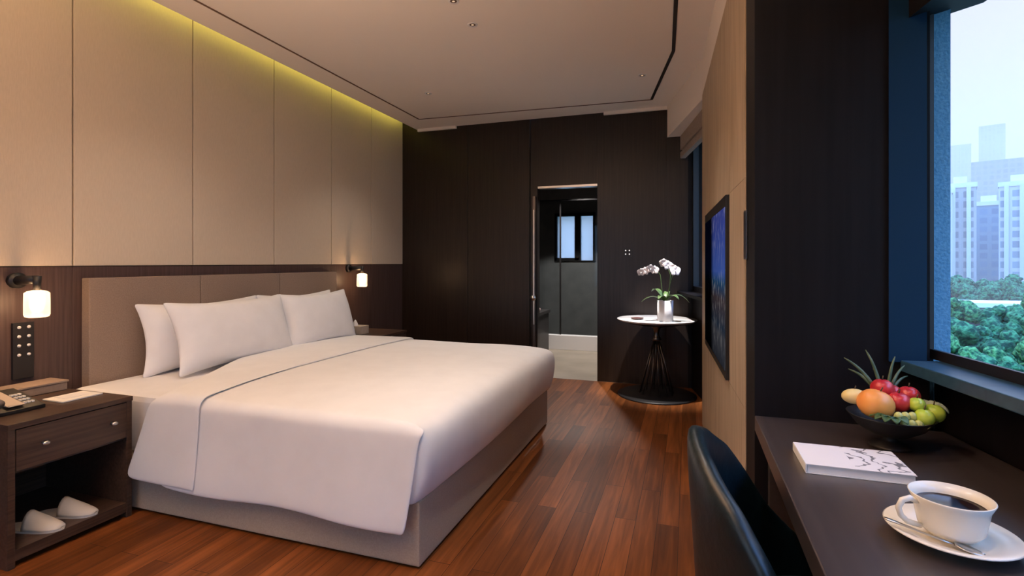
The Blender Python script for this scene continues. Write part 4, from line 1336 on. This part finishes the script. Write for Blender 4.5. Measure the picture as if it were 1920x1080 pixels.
def tower(label, dist, ang, wdt_, dep, top, fm, fins=0, rows=0, crown=True):
    """top: height above the camera's eye"""
    a = math.radians(ang); c = op(dist, a, GZ)
    t = thing('apartment_tower', label, 'building', tuple(c))
    t.rotation_euler = (0, 0, -(VA + a))
    H = top + 1.2 - GZ
    def lb(name, x0, x1, y0, y1, z0, z1, m, bev=0): return box(name, x0, x1, y0, y1, z0, z1, m, t, bev, world=False)
    lb('tower_body', -wdt_ / 2, wdt_ / 2, 0, dep, 0, H, fm)
    if crown:
        lb('roof_block', -wdt_ / 4, wdt_ / 5, dep * .2, dep * .7, H, H + 3.0, wall_w)
        lb('parapet', -wdt_ / 2 - .2, wdt_ / 2 + .2, -.2, dep + .2, H - .6, H + .8, wall_w)
    for k in range(fins):
        x = -wdt_ / 2 + wdt_ * (k + 0.5) / fins
        lb('fin', x - 0.5, x + 0.5, -0.9, 0, 4, H, wall_w)
    if rows:
        proto = None
        for r_ in range(rows):
            for cc in range(2):
                x = -wdt_ / 2 + 2.6 + cc * 5.2; z = H - 5 - 3.1 * r_
                if proto is None:
                    proto = lb('window', -0.9, 0.9, -0.08, 0.02, 0, 1.7, pane_d); proto.location = (x, 0, z)
                else:
                    q = proto.copy(); COL.objects.link(q); q.parent = t; q.location = (x, 0, z)
    return t
tower('slim white tower at the left edge of the skyline beside the pier', 200, -3.25, 5.5, 12, 21, fa[0], 1)
tower('white tower with brown stripe second from left on the skyline', 206, -1.9, 7.0, 12, 23, fa[2], 2)
tower('blue-grey tower between the white ones', 240, -0.15, 9, 14, 20, fa[1], 0)
tower('wide white apartment tower right of the blue one', 212, 1.75, 10.0, 14, 23, fa[0], 3)
tower('near pale tower with dark windows at the right edge of the window', 170, 4.1, 9.0, 12, 20, wall_w, 0, 11)
tower('cream apartment block farther right beyond the frame', 190, 8.5, 14, 14, 22, fa[2], 2)
tower('tall grey block far right beyond the frame', 230, 13, 16, 14, 34, fa[3], 0)
tower('white block left behind the pier', 210, -8, 16, 14, 26, fa[0], 3)
tower('broad hazy tower rising behind the white towers', 430, 1.0, 34, 20, 62, fa[3], 0, 0, False)
tower('hazy tower with flat top at right in the mist', 460, 4.6, 30, 20, 70, fa[3], 0, 0, False)
tower('hazy slab at left in the mist', 470, -3.0, 30, 20, 46, fa[3], 0, 0, False)
tower('faint tall tower in the mist at left', 700, -2.4, 28, 20, 120, fa[3], 0, 0, False)
tower('faint slender tower in the mist near the middle', 720, 0.0, 20, 20, 140, fa[3], 0, 0, False)
tower('faint tower in the mist at right', 700, 7.5, 40, 20, 105, fa[3], 0, 0, False)

# mist over the city
bm = bmesh.new()
c0 = [op(100, math.radians(-50)), op(100, math.radians(50)), op(1100, math.radians(40)), op(1100, math.radians(-40))]
aprism(bm, [(p.x, p.y) for p in c0], GZ + 0.5, 120)
hz = bpy.data.materials.new('mist'); hz.use_nodes = True
n = hz.node_tree; n.nodes.remove(n.nodes['Principled BSDF'])
sv = n.nodes.new('ShaderNodeVolumeScatter'); sv.inputs['Color'].default_value = (0.62, 0.37, 0.31, 1); sv.inputs['Density'].default_value = 0.0032
n.links.new(sv.outputs[0], n.nodes['Material Output'].inputs['Volume'])
tag(finish('mist', bm, hz), 'pale bluish mist hanging over the distant city', 'mist', kind='stuff')
